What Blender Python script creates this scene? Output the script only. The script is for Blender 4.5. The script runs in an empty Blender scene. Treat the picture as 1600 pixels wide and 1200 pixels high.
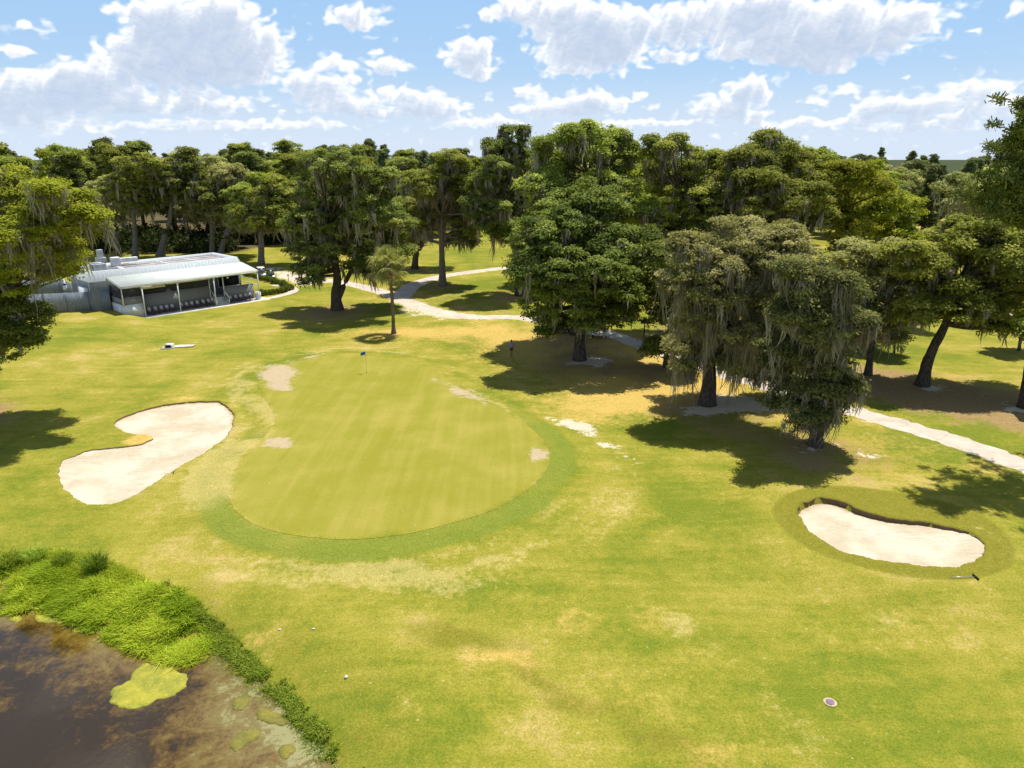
import bpy, bmesh, math, random
import numpy as np
from mathutils import Vector, Matrix
from mathutils.geometry import delaunay_2d_cdt

S = bpy.context.scene
COL = S.collection
RNG = np.random.default_rng(7)
random.seed(7)

# ------------------------------------------------------------------ camera
F, HOR, CH = 1110.0, 245.0, 21.0
PIT = math.atan((600 - HOR) / F)
cam = bpy.data.cameras.new("camera")
cam.sensor_width = 36
cam.lens = F / 1600 * 36
cam.clip_end = 8000
camo = bpy.data.objects.new("camera", cam)
camo.location = (0, 0, CH)
camo.rotation_euler = (math.pi / 2 - PIT, 0, 0)
COL.objects.link(camo)
S.camera = camo


def ray(px, py):
    cx = (px - 800) / F
    cy = (600 - py) / F
    return np.array([cx, math.cos(PIT) + cy * math.sin(PIT), -math.sin(PIT) + cy * math.cos(PIT)])


def G(px, py, z=0.0):
    """point of a horizontal plane seen at a photograph pixel (used once, to survey the site)"""
    d = ray(px, py)
    t = (z - CH) / d[2]
    return np.array([d[0] * t, d[1] * t])


def AT(px, py, Y):
    """point of the vertical plane y = Y seen at a pixel"""
    d = ray(px, py)
    t = Y / d[1]
    return np.array([d[0] * t, Y, CH + d[2] * t])


def GP(pts, z=0.0):
    return np.array([G(x, y, z) for x, y in pts])


# ------------------------------------------------------------------ helpers
def lin(c):
    c = np.array(c, float) / 255
    return tuple(np.where(c <= 0.04045, c / 12.92, ((c + 0.055) / 1.055) ** 2.4))


def tag(o, label=None, cat=None, group=None, kind=None):
    if label: o["label"] = label
    if cat: o["category"] = cat
    if group: o["group"] = group
    if kind: o["kind"] = kind
    return o


def empty(name, loc, rz=0, label=None, cat=None, group=None, scale=1.0):
    o = bpy.data.objects.new(name, None)
    o.location = loc
    o.rotation_euler = (0, 0, rz)
    o.scale = (scale,) * 3 if not hasattr(scale, "__len__") else scale
    o.empty_display_size = .2
    COL.objects.link(o)
    return tag(o, label, cat, group)


def link(name, me, mat=None, parent=None):
    o = bpy.data.objects.new(name, me)
    if mat is not None and not me.materials:
        me.materials.append(mat)
    if parent is not None:
        o.parent = parent
    COL.objects.link(o)
    return o


def smooth_closed(P, n=5):
    P = np.asarray(P, float)
    out = []
    N = len(P)
    for i in range(N):
        p0, p1, p2, p3 = P[i - 1], P[i], P[(i + 1) % N], P[(i + 2) % N]
        for k in range(n):
            t = k / n
            out.append(.5 * ((2 * p1) + (-p0 + p2) * t + (2 * p0 - 5 * p1 + 4 * p2 - p3) * t * t + (-p0 + 3 * p1 - 3 * p2 + p3) * t ** 3))
    return np.array(out)


def smooth_open(P, n=6):
    P = np.asarray(P, float)
    Q = np.vstack([2 * P[0] - P[1], P, 2 * P[-1] - P[-2]])
    out = []
    for i in range(1, len(Q) - 2):
        p0, p1, p2, p3 = Q[i - 1], Q[i], Q[i + 1], Q[i + 2]
        for k in range(n):
            t = k / n
            out.append(.5 * ((2 * p1) + (-p0 + p2) * t + (2 * p0 - 5 * p1 + 4 * p2 - p3) * t * t + (-p0 + 3 * p1 - 3 * p2 + p3) * t ** 3))
    out.append(P[-1])
    return np.array(out)


def sdf_poly(X, Y, P):
    """signed distance to a closed polygon, negative inside"""
    d = np.full(X.shape, 1e9)
    ins = np.zeros(X.shape, bool)
    N = len(P)
    for i in range(N):
        ax, ay = P[i]
        bx, by = P[(i + 1) % N]
        ex, ey = bx - ax, by - ay
        L = ex * ex + ey * ey + 1e-12
        t = np.clip(((X - ax) * ex + (Y - ay) * ey) / L, 0, 1)
        d = np.minimum(d, (X - ax - t * ex) ** 2 + (Y - ay - t * ey) ** 2)
        c = ((ay > Y) != (by > Y))
        with np.errstate(divide='ignore', invalid='ignore'):
            ins ^= c & (X < ex * (Y - ay) / (ey if ey != 0 else 1e-12) + ax)
    d = np.sqrt(d)
    return np.where(ins, -d, d)


def dist_line(X, Y, P):
    d = np.full(X.shape, 1e9)
    for i in range(len(P) - 1):
        ax, ay = P[i]
        ex, ey = P[i + 1][0] - ax, P[i + 1][1] - ay
        L = ex * ex + ey * ey + 1e-12
        t = np.clip(((X - ax) * ex + (Y - ay) * ey) / L, 0, 1)
        d = np.minimum(d, (X - ax - t * ex) ** 2 + (Y - ay - t * ey) ** 2)
    return np.sqrt(d)


def sstep(a, b, x):
    t = np.clip((x - a) / (b - a), 0, 1)
    return t * t * (3 - 2 * t)


def hash2(i, j, s):
    v = np.sin(i * 127.1 + j * 311.7 + s * 74.7) * 43758.5453
    return v - np.floor(v)


def vnoise(X, Y, s=0):
    i, j = np.floor(X), np.floor(Y)
    u, v = X - i, Y - j
    u, v = u * u * (3 - 2 * u), v * v * (3 - 2 * v)
    a, b = hash2(i, j, s), hash2(i + 1, j, s)
    c, d = hash2(i, j + 1, s), hash2(i + 1, j + 1, s)
    return (a * (1 - u) + b * u) * (1 - v) + (c * (1 - u) + d * u) * v


def fbm(X, Y, s=0, o=4):
    r, a, t = 0, .5, 0
    for k in range(o):
        r = r + a * vnoise(X * 2 ** k, Y * 2 ** k, s + k)
        t += a
        a *= .5
    return r / t


# ------------------------------------------------------------------ site survey
GREEN = smooth_closed(GP([(404, 606), (424, 640), (428, 664), (407, 688), (377, 714), (359, 753), (362, 788), (390, 815), (440, 832), (500, 840), (560, 842), (640, 833), (700, 818), (760, 800), (810, 775), (845, 745), (859, 716), (850, 690), (825, 665), (790, 640), (740, 612), (690, 584), (640, 563), (590, 556), (530, 554), (480, 560), (430, 573), (408, 588)], .35))
BUNK_L = smooth_closed(GP([(176, 664), (190, 653), (215, 643), (250, 635), (290, 630), (335, 628), (356, 635), (367, 650), (366, 668), (353, 687), (328, 706), (300, 722), (275, 735), (258, 746), (240, 760), (215, 775), (185, 788), (155, 791), (128, 788), (105, 773), (92, 757), (89, 736), (97, 722), (115, 713), (145, 704), (180, 700), (215, 696), (233, 689), (230, 684), (212, 680), (192, 676)]))
BUNK_R = smooth_closed(GP([(1243, 808), (1250, 795), (1270, 786), (1292, 784), (1312, 788), (1330, 797), (1356, 806), (1385, 814), (1420, 819), (1460, 825), (1500, 834), (1524, 845), (1537, 857), (1539, 873), (1530, 885), (1508, 893), (1480, 895), (1440, 893), (1400, 888), (1350, 879), (1310, 867), (1280, 851), (1255, 830)]))
RING = smooth_closed(GP([(1212, 802), (1238, 778), (1300, 767), (1390, 776), (1480, 794), (1545, 822), (1574, 860), (1570, 890), (1530, 906), (1480, 911), (1410, 905), (1340, 890), (1270, 866), (1226, 832)]))
WZ = -.85
POND = smooth_closed(GP([(-60, 930), (0, 963), (60, 956), (110, 978), (160, 1003), (230, 1022), (290, 1010), (335, 1012), (375, 1048), (420, 1080), (455, 1120), (490, 1160), (515, 1200), (545, 1270), (600, 1420), (300, 1650), (-200, 1500), (-500, 1200), (-500, 1000)], WZ))
PATHS = [
    (smooth_open(GP([(1700, 768), (1600, 728), (1470, 684), (1340, 646), (1240, 617), (1165, 594), (1100, 573), (1040, 553), (985, 535), (935, 519), (870, 507), (810, 497), (750, 496), (700, 490), (650, 476), (610, 460), (560, 446), (510, 437), (450, 431)])), 1.35),
    (smooth_open(GP([(625, 466), (645, 446), (690, 431), (740, 424), (800, 417), (880, 410), (960, 404)])), 1.6),
    (smooth_open(GP([(1280, 500), (1340, 493), (1420, 488), (1520, 487), (1640, 492)])), 1.8),
]
# building frame
BO = np.array([-47.1, 99.46])
BU = np.array([.673, .74]); BU /= np.linalg.norm(BU)
BV = np.array([-BU[1], BU[0]])


def bxy(a, b):
    return BO + BU * a + BV * b


def height(X, Y):
    X = np.asarray(X, float); Y = np.asarray(Y, float)
    h = (fbm(X / 23, Y / 23, 3, 3) - .5) * .5 + (fbm(X / 5, Y / 5, 9, 2) - .5) * .05
    h *= sstep(300, 120, np.hypot(X, Y))
    g = sdf_poly(X, Y, GREEN[::3])
    flat = sstep(5, 0, g)
    h = h * (1 - .85 * flat) + .35 * sstep(5.5, -1, g)
    r = sdf_poly(X, Y, RING[::3])
    h = h * (1 - .8 * sstep(3, 0, r)) + .30 * sstep(4, .5, r)
    l = sdf_poly(X, Y, BUNK_L[::3])
    h = h * (1 - .8 * sstep(3, 0, l)) + .1 * sstep(4, 0, l)
    a = (X - BO[0]) * BU[0] + (Y - BO[1]) * BU[1]
    b = (X - BO[0]) * BV[0] + (Y - BO[1]) * BV[1]
    near = sstep(-26, -12, a) * sstep(26, 15, a) * sstep(-7, -2, b) * sstep(26, 16, b)
    h = h * (1 - near) + .85 * sstep(-4.6, -7.8, a) * sstep(-22, -.5, b) * sstep(-50, -22, a) * sstep(40, 25, b)
    p = sdf_poly(X, Y, POND[::2])
    h = h * sstep(0, 8, p) + np.where(p < 6, -1.0 * sstep(4.2, -1.0, p) - .9 * sstep(0, -4, p), 0)
    return h


def GH(px, py, dz=0.0):
    z = 0.0
    for _ in range(5):
        p = G(px, py, z)
        z = float(height(p[0], p[1]))
    return Vector((p[0], p[1], z + dz))


def H1(x, y):
    return float(height(np.array([x]), np.array([y]))[0])


# ------------------------------------------------------------------ materials
def newmat(name):
    m = bpy.data.materials.new(name)
    m.use_nodes = True
    nt = m.node_tree
    nt.nodes.clear()
    return m, nt


class NT:
    def __init__(s, nt): s.nt = nt

    def n(s, t, **kw):
        x = s.nt.nodes.new(t)
        for k, v in kw.items():
            if k.startswith("i_"):
                x.inputs[k[2:].replace("_", " ")].default_value = v
            else:
                setattr(x, k, v)
        return x

    def l(s, a, b): s.nt.links.new(a, b)

    def val(s, x, sock):
        if hasattr(x, "is_output"): s.l(x, sock)
        else: sock.default_value = x

    def math(s, op, a, b=0.0, c=None, clamp=False):
        m = s.n("ShaderNodeMath", operation=op, use_clamp=clamp)
        s.val(a, m.inputs[0]); s.val(b, m.inputs[1])
        if c is not None: s.val(c, m.inputs[2])
        return m.outputs[0]

    def vmath(s, op, a, b=None, c=None):
        m = s.n("ShaderNodeVectorMath", operation=op)
        s.val(a, m.inputs[0])
        if b is not None: s.val(b, m.inputs[1])
        if c is not None: s.val(c, m.inputs[2])
        return m

    def mix(s, f, a, b, mode='MIX'):
        m = s.n("ShaderNodeMix", data_type='RGBA', blend_type=mode)
        s.val(f, m.inputs[0])
        for q, sock in ((a, m.inputs[6]), (b, m.inputs[7])):
            if hasattr(q, "is_output"): s.l(q, sock)
            else: sock.default_value = (*q[:3], 1)
        return m.outputs[2]

    def noise(s, vec, scale, detail=4, rough=.55, dim='3D', distort=0.0):
        m = s.n("ShaderNodeTexNoise", noise_dimensions=dim)
        if vec is not None: s.l(vec, m.inputs['Vector'])
        m.inputs['Scale'].default_value = scale
        m.inputs['Detail'].default_value = detail
        m.inputs['Roughness'].default_value = rough
        m.inputs['Distortion'].default_value = distort
        return m

    def ss(s, x, a, b):
        m = s.n("ShaderNodeMapRange", interpolation_type='SMOOTHSTEP')
        s.val(x, m.inputs[0])
        m.inputs[1].default_value = a; m.inputs[2].default_value = b
        return m.outputs[0]

    def attr(s, name):
        return s.n("ShaderNodeAttribute", attribute_name=name)

    def out(s, sh):
        o = s.n("ShaderNodeOutputMaterial")
        s.l(sh, o.inputs[0])
        return o

    def bump(s, hgt, strength, dist):
        b = s.n("ShaderNodeBump")
        b.inputs['Strength'].default_value = strength
        b.inputs['Distance'].default_value = dist
        s.l(hgt, b.inputs['Height'])
        return b.outputs[0]

    def bsdf(s, col, rough=.9, spec=.2, normal=None, metal=0.0):
        p = s.n("ShaderNodeBsdfPrincipled")
        s.val(col if hasattr(col, "is_output") else (*col[:3], 1), p.inputs['Base Color'])
        s.val(rough, p.inputs['Roughness'])
        p.inputs['Specular IOR Level'].default_value = spec
        p.inputs['Metallic'].default_value = metal
        if normal is not None: s.l(normal, p.inputs['Normal'])
        return p


def simple(name, col, rough=.6, spec=.4, var=.12, scale=3.0, metal=0.0, bump=0.0, stretch=(1, 1, 1)):
    m, nt = newmat(name)
    N = NT(nt)
    tc = N.n("ShaderNodeTexCoord")
    mp = N.n("ShaderNodeMapping"); mp.inputs['Scale'].default_value = stretch
    N.l(tc.outputs['Object'], mp.inputs[0])
    nz = N.noise(mp.outputs[0], scale, 6, .6)
    a = tuple(max(0, c * (1 - var * 2)) for c in col)
    b = tuple(min(1, c * (1 + var)) for c in col)
    c = N.mix(N.ss(nz.outputs[0], .3, .7), a, b)
    nm = N.bump(nz.outputs[0], bump, .02) if bump else None
    N.out(N.bsdf(c, rough, spec, nm, metal).outputs[0])
    return m


def leafmat(name, c0, c1, c2, trans=.3, hue=.5):
    m, nt = newmat(name)
    N = NT(nt)
    v = N.attr("var").outputs['Fac']
    oi = N.n("ShaderNodeObjectInfo")
    r = N.n("ShaderNodeValToRGB")
    r.color_ramp.elements[0].color = (*c0, 1)
    r.color_ramp.elements[1].color = (*c2, 1)
    e = r.color_ramp.elements.new(.55); e.color = (*c1, 1)
    N.l(v, r.inputs[0])
    hs = N.n("ShaderNodeHueSaturation")
    N.l(r.outputs[0], hs.inputs['Color'])
    N.l(N.math('MULTIPLY_ADD', oi.outputs['Random'], .03, .485), hs.inputs['Hue'])
    N.l(N.math('MULTIPLY_ADD', oi.outputs['Random'], hue, 1 - hue / 2), hs.inputs['Value'])
    p = N.bsdf(hs.outputs[0], .7, .08)
    t = N.n("ShaderNodeBsdfTranslucent")
    N.l(N.mix(.35, hs.outputs[0], (c2[0] * 1.3, c2[1] * 1.4, c2[2] * .6)), t.inputs[0])
    ms = N.n("ShaderNodeMixShader"); ms.inputs[0].default_value = trans
    N.l(p.outputs[0], ms.inputs[1]); N.l(t.outputs[0], ms.inputs[2])
    N.out(ms.outputs[0])
    return m


def turf_material():
    m, nt = newmat("turf")
    N = NT(nt)
    geo = N.n("ShaderNodeNewGeometry")
    P = geo.outputs['Position']
    n_big = N.noise(P, .07, 4, .55).outputs[0]
    n_mid = N.noise(P, .35, 6, .62).outputs[0]
    n_fine = N.noise(P, 2.2, 6, .7).outputs[0]
    n_blade = N.noise(P, 11.0, 5, .75).outputs[0]
    mp = N.n("ShaderNodeMapping")
    mp.inputs['Rotation'].default_value = (0, 0, math.radians(52))
    mp.inputs['Scale'].default_value = (.12, 1.3, 1)
    N.l(P, mp.inputs[0])
    n_str = N.noise(mp.outputs[0], 1.0, 5, .6).outputs[0]

    def A(x): return N.attr(x).outputs['Fac']

    def thr(a, lo, hi, k=.55, kf=.35):
        e = N.math('MULTIPLY_ADD', N.math('SUBTRACT', n_mid, .5), k, a)
        e = N.math('MULTIPLY_ADD', N.math('SUBTRACT', n_fine, .5), kf, e)
        return N.ss(e, lo, hi)
    lush, mid, yel, tan = (.158, .188, .018), (.232, .226, .026), (.305, .266, .042), (.43, .325, .11)
    x = N.math('MULTIPLY_ADD', N.math('SUBTRACT', n_big, .5), 2.3, .40)
    x = N.math('MULTIPLY_ADD', N.math('SUBTRACT', n_mid, .5), 1.35, x)
    x = N.math('MULTIPLY_ADD', N.math('SUBTRACT', n_str, .5), .9, x)
    x = N.math('MULTIPLY_ADD', N.math('SUBTRACT', n_fine, .5), .9, x)
    x = N.math('SUBTRACT', x, A("lush"))
    x = N.math('ADD', x, A("dry"))
    r = N.n("ShaderNodeValToRGB")
    cr = r.color_ramp
    cr.elements[0].position = 0; cr.elements[0].color = (*lush, 1)
    cr.elements[1].position = 1; cr.elements[1].color = (*tan, 1)
    for p_, c_ in ((.3, mid), (.62, yel)):
        e = cr.elements.new(p_); e.color = (*c_, 1)
    N.l(N.math('MULTIPLY', x, 1.0, clamp=True), r.inputs[0])
    c = r.outputs[0]
    # dark olive rough, orange straw, pale scalped turf, leaf litter, bare sand
    c = N.mix(thr(A("olive"), .25, .95, .9, .9), c, N.mix(n_fine, (.15, .15, .015), (.25, .22, .03)))
    c = N.mix(N.math('MULTIPLY', thr(A("orange"), .15, .95, 1.1, 1.0), .8), c, N.mix(n_fine, (.48, .31, .07), (.62, .43, .14)))
    c = N.mix(N.math('MULTIPLY', thr(A("pale"), .25, 1.0, 1.7, 1.9), .55), c, N.mix(n_fine, (.40, .325, .09), (.54, .44, .20)))
    c = N.mix(N.math("MULTIPLY", thr(A("collar"), .2, .95, 1.2, 1.0), .9), c, N.mix(n_fine, (.135, .175, .022), (.215, .245, .035)))
    # putting surface
    mp2 = N.n("ShaderNodeMapping")
    mp2.inputs['Rotation'].default_value = (0, 0, math.radians(-24))
    mp2.inputs['Scale'].default_value = (1.3, .06, 1)
    N.l(P, mp2.inputs[0])
    n_mow = N.noise(mp2.outputs[0], 1.0, 3, .6).outputs[0]
    gx = N.math('MULTIPLY_ADD', N.math('SUBTRACT', n_mow, .5), .8, n_mid)
    gx = N.math('MULTIPLY_ADD', N.math('SUBTRACT', n_big, .5), .9, gx)
    gc = N.mix(N.ss(gx, .2, .95), (.235, .225, .024), (.335, .288, .060))
    gc = N.mix(N.math('MULTIPLY', n_blade, .25), gc, (.26, .24, .04))
    c = N.mix(A("green"), c, gc)
    c = N.mix(thr(A("litter"), .3, .95, 1.3, 1.2), c, N.mix(n_fine, (.19, .125, .055), (.40, .275, .12)))
    c = N.mix(thr(A("dirt"), .45, .9, 1.4, 1.4), c, N.mix(n_fine, (.35, .27, .155), (.48, .385, .25)))
    c = N.mix(thr(A("bare"), .58, .95, 2.0, 2.0), c, N.mix(n_fine, (.46, .38, .27), (.66, .58, .46)))
    c = N.mix(thr(A("mud_shade"), .3, .7, .6, .4), c, N.mix(n_fine, (.055, .045, .02), (.17, .13, .06)))
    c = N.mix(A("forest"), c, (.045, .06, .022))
    # blade-scale mottling and small scattered dead bits
    dark = N.mix(N.ss(n_blade, .30, .72), (.60, .63, .52), (1.27, 1.25, 1.28))
    c = N.mix(N.math('MULTIPLY_ADD', A("green"), -.55, .85), c, N.mix(1.0, c, dark, 'MULTIPLY'))
    fl = N.noise(P, 5.0, 2, .5).outputs[0]
    c = N.mix(N.math('MULTIPLY', N.ss(fl, .72, .78), .5), c, (.62, .52, .3))
    c = N.mix(N.math('MULTIPLY', N.ss(fl, .31, .25), .5), c, (.12, .11, .03))
    nm = N.bump(N.math('ADD', n_blade, N.math('MULTIPLY', n_fine, 1.2)), .5, .06)
    N.out(N.bsdf(c, .95, .08, nm).outputs[0])
    return m


def sand_material():
    m, nt = newmat("bunker_sand")
    N = NT(nt)
    P = N.n("ShaderNodeNewGeometry").outputs['Position']
    a = N.noise(P, .3, 5, .6).outputs[0]
    b = N.noise(P, 3.0, 6, .7).outputs[0]
    f = N.noise(P, 14.0, 3, .7).outputs[0]
    c = N.mix(N.ss(a, .38, .62), (.62, .56, .43), (.50, .42, .29))
    c = N.mix(N.math('MULTIPLY', N.ss(b, .45, .72), .5), c, (.58, .48, .35))
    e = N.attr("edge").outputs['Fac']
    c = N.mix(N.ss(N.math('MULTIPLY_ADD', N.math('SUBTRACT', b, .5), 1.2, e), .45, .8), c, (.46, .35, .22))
    c = N.mix(N.math('MULTIPLY', N.ss(f, .66, .75), .5), c, (.42, .33, .22))
    mp = N.n("ShaderNodeMapping"); mp.inputs['Scale'].default_value = (.4, 3.2, 1)
    mp.inputs['Rotation'].default_value = (0, 0, .5)
    N.l(P, mp.inputs[0])
    rk = N.noise(mp.outputs[0], 1.6, 4, .6).outputs[0]
    nm = N.bump(N.math('ADD', N.math('MULTIPLY', rk, 1.6), b), .9, .14)
    N.out(N.bsdf(c, .95, .1, nm).outputs[0])
    return m


def path_material():
    m, nt = newmat("path_surface")
    N = NT(nt)
    P = N.n("ShaderNodeNewGeometry").outputs['Position']
    a = N.noise(P, .5, 6, .65).outputs[0]
    b = N.noise(P, 5.0, 5, .7).outputs[0]
    c = N.mix(N.ss(a, .3, .7), (.42, .36, .285), (.56, .49, .40))
    c = N.mix(N.math('MULTIPLY', N.ss(b, .5, .8), .4), c, (.42, .35, .27))
    v = N.n("ShaderNodeTexVoronoi", feature='DISTANCE_TO_EDGE'); v.inputs['Scale'].default_value = .3
    N.l(P, v.inputs['Vector'])
    c = N.mix(N.math('MULTIPLY', N.ss(v.outputs[0], .02, .004), .45), c, (.3, .26, .2))
    N.out(N.bsdf(c, .9, .15, N.bump(b, .3, .03)).outputs[0])
    return m


def water_material():
    m, nt = newmat("pond_water")
    N = NT(nt)
    P = N.n("ShaderNodeNewGeometry").outputs['Position']
    a = N.noise(P, .8, 9, .72, distort=.35).outputs[0]
    b = N.noise(P, 4.5, 6, .75).outputs[0]
    d = N.noise(P, .16, 3, .5).outputs[0]
    sh = N.attr("shore").outputs['Fac']
    x = N.math('MULTIPLY_ADD', N.math('SUBTRACT', a, .5), 1.9, sh)
    x = N.math('MULTIPLY_ADD', N.math('SUBTRACT', b, .5), .9, x)
    x = N.math('MULTIPLY_ADD', N.math('SUBTRACT', d, .5), .5, x)
    r = N.n("ShaderNodeValToRGB")
    cr = r.color_ramp
    cr.elements[0].position = .12; cr.elements[0].color = (.032, .020, .006, 1)
    cr.elements[1].position = 1.0; cr.elements[1].color = (.20, .185, .05, 1)
    for p_, c_ in ((.34, (.078, .044, .006)), (.58, (.14, .09, .018)), (.8, (.165, .13, .032))):
        e = cr.elements.new(p_); e.color = (*c_, 1)
    N.l(N.math('MULTIPLY', x, 1.0, clamp=True), r.inputs[0])
    rough = N.math('MULTIPLY_ADD', N.ss(x, .7, .95), .5, .03)
    w = N.noise(P, 1.8, 3, .5).outputs[0]
    p = N.bsdf(r.outputs[0], rough, .5, N.bump(w, .12, .03))
    p.inputs['IOR'].default_value = 1.45
    p.inputs['Specular IOR Level'].default_value = 1.0
    N.out(p.outputs[0])
    return m


def bark_material(name, c0, c1):
    m, nt = newmat(name)
    N = NT(nt)
    tc = N.n("ShaderNodeTexCoord")
    mp = N.n("ShaderNodeMapping"); mp.inputs['Scale'].default_value = (5, 5, 1.2)
    N.l(tc.outputs['Object'], mp.inputs[0])
    a = N.noise(mp.outputs[0], 1.5, 8, .7).outputs[0]
    c = N.mix(N.ss(a, .3, .7), c0, c1)
    N.out(N.bsdf(c, .95, .1, N.bump(a, .8, .08)).outputs[0])
    return m


TURF = turf_material()
SAND = sand_material()
PATHM = path_material()
WATER = water_material()
BARK = bark_material("oak_bark", (.035, .026, .02), (.13, .105, .085))
BARK_GREY = bark_material("grey_bark", (.10, .085, .07), (.26, .22, .19))
BARK_PALM = bark_material("palm_bark", (.10, .075, .05), (.27, .21, .15))
LEAF_OAK = leafmat("oak_leaf", (.105, .128, .020), (.27, .305, .048), (.49, .50, .10), .36, .5)
LEAF_DARK = leafmat("dark_oak_leaf", (.060, .085, .018), (.165, .205, .036), (.36, .39, .085), .36, .3)
LEAF_BRIGHT = leafmat("bright_leaf", (.15, .175, .015), (.31, .335, .028), (.48, .48, .05), .36, .3)
LEAF_GREY = leafmat("mossy_oak_leaf", (.15, .155, .044), (.36, .36, .115), (.56, .53, .21), .36, .3)
LEAF_PINE = leafmat("pine_needle", (.05, .07, .016), (.13, .155, .03), (.27, .27, .06), .15, .3)
LEAF_FRONT = leafmat("front_oak_leaf", (.065, .075, .022), (.165, .175, .050), (.33, .325, .105), .32, .2)
LEAF_SHADE = leafmat("undergrowth_leaf_shaded", (.02, .03, .01), (.045, .06, .016), (.09, .11, .03), .2, .3)  # leaf colour darkened to stand in for shade under the trees
LEAF_FAR = leafmat("far_leaf", (.09, .115, .045), (.19, .22, .075), (.31, .33, .12), .36, .4)
LEAF_PALM = leafmat("palm_frond", (.14, .16, .025), (.30, .32, .08), (.48, .47, .19), .3, .2)
FROND_DEAD = leafmat("dead_frond", (.16, .11, .05), (.26, .19, .09), (.36, .28, .15), .2, .2)
MOSS = leafmat("spanish_moss", (.15, .13, .10), (.29, .255, .20), (.45, .41, .33), .35, .25)
REED = leafmat("reed_grass", (.19, .275, .018), (.36, .45, .025), (.58, .60, .06), .4, .2)
BANK = leafmat("bank_leaf", (.10, .15, .015), (.23, .32, .03), (.42, .48, .07), .3, .2)


# ------------------------------------------------------------------ mesh builders
def quads_mesh(name, V, var=None, mat=None):
    V = np.ascontiguousarray(V, dtype=np.float32)
    n = len(V)
    me = bpy.data.meshes.new(name)
    me.vertices.add(4 * n)
    me.vertices.foreach_set("co", V.reshape(-1))
    me.loops.add(4 * n)
    me.loops.foreach_set("vertex_index", np.arange(4 * n, dtype=np.int32))
    me.polygons.add(n)
    me.polygons.foreach_set("loop_start", np.arange(n, dtype=np.int32) * 4)
    if var is not None:
        at = me.attributes.new("var", 'FLOAT', 'FACE')
        at.data.foreach_set("value", np.ascontiguousarray(var, dtype=np.float32))
    me.update()
    if mat: me.materials.append(mat)
    return me


def index_mesh(name, V, Fq, mat=None, attrs=None, smooth=False):
    V = np.ascontiguousarray(V, dtype=np.float32)
    me = bpy.data.meshes.new(name)
    me.vertices.add(len(V))
    me.vertices.foreach_set("co", V.reshape(-1))
    if isinstance(Fq, np.ndarray):
        k = Fq.shape[1]
        me.loops.add(Fq.size)
        me.loops.foreach_set("vertex_index", np.ascontiguousarray(Fq, dtype=np.int32).reshape(-1))
        me.polygons.add(len(Fq))
        me.polygons.foreach_set("loop_start", np.arange(len(Fq), dtype=np.int32) * k)
    else:
        lens = np.array([len(f) for f in Fq])
        flat = np.concatenate([np.asarray(f) for f in Fq]).astype(np.int32)
        me.loops.add(len(flat))
        me.loops.foreach_set("vertex_index", flat)
        me.polygons.add(len(Fq))
        me.polygons.foreach_set("loop_start", (np.cumsum(lens) - lens).astype(np.int32))
    if smooth:
        me.polygons.foreach_set("use_smooth", np.ones(len(me.polygons), dtype=bool))
    for k, v in (attrs or {}).items():
        at = me.attributes.new(k, 'FLOAT', 'POINT')
        at.data.foreach_set("value", np.ascontiguousarray(v, dtype=np.float32))
    me.update(calc_edges=True)
    if mat: me.materials.append(mat)
    return me


def unit(v):
    return v / (np.linalg.norm(v, axis=-1, keepdims=True) + 1e-9)


class Tubes:
    def __init__(s): s.V = []; s.F = []; s.n = 0

    def add(s, pts, rad, k=7, cap=True, rough=0.0):
        pts = np.asarray(pts, float); rad = np.asarray(rad, float)
        m = len(pts)
        T = unit(np.gradient(pts, axis=0))
        ref = np.where(np.abs(T[:, 2:3]) > .9, np.array([[1., 0, 0]]), np.array([[0, 0, 1.]]))
        U = unit(np.cross(T, ref)); W = np.cross(T, U)
        a = np.linspace(0, 2 * np.pi, k, endpoint=False)
        rr = rad[:, None] * (1 + rough * RNG.normal(size=(m, k)))
        R = pts[:, None, :] + rr[..., None] * (np.cos(a)[None, :, None] * U[:, None, :] + np.sin(a)[None, :, None] * W[:, None, :])
        s.V.append(R.reshape(-1, 3))
        for i in range(m - 1):
            for j in range(k):
                s.F.append((s.n + i * k + j, s.n + i * k + (j + 1) % k, s.n + (i + 1) * k + (j + 1) % k, s.n + (i + 1) * k + j))
        if cap:
            s.F.append(tuple(s.n + j for j in range(k))[::-1])
            s.F.append(tuple(s.n + (m - 1) * k + j for j in range(k)))
        s.n += m * k

    def mesh(s, name, mat): return index_mesh(name, np.vstack(s.V), s.F, mat, smooth=True)


def curve3(p0, p1, p2, n=6):
    t = np.linspace(0, 1, n)[:, None]
    return (1 - t) ** 2 * np.asarray(p0) + 2 * t * (1 - t) * np.asarray(p1) + t * t * np.asarray(p2)


def leaf_cards(C, nrm, size, aspect=.55, twist=None):
    n = len(C)
    r = RNG.normal(size=(n, 3))
    U = unit(np.cross(nrm, r)); W = np.cross(nrm, U)
    L = U * size[:, None]; B = W * (size * aspect)[:, None]
    bend = nrm * (size * RNG.uniform(-.25, .1, n))[:, None]
    return np.stack([C - L, C + B + bend, C + L, C - B + bend], 1)


def fib(n):
    i = np.arange(n) + .5
    z = 1 - 2 * i / n
    ph = np.pi * (1 + 5 ** .5) * i
    r = np.sqrt(1 - z * z)
    return np.stack([r * np.cos(ph), r * np.sin(ph), z], 1)


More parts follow.
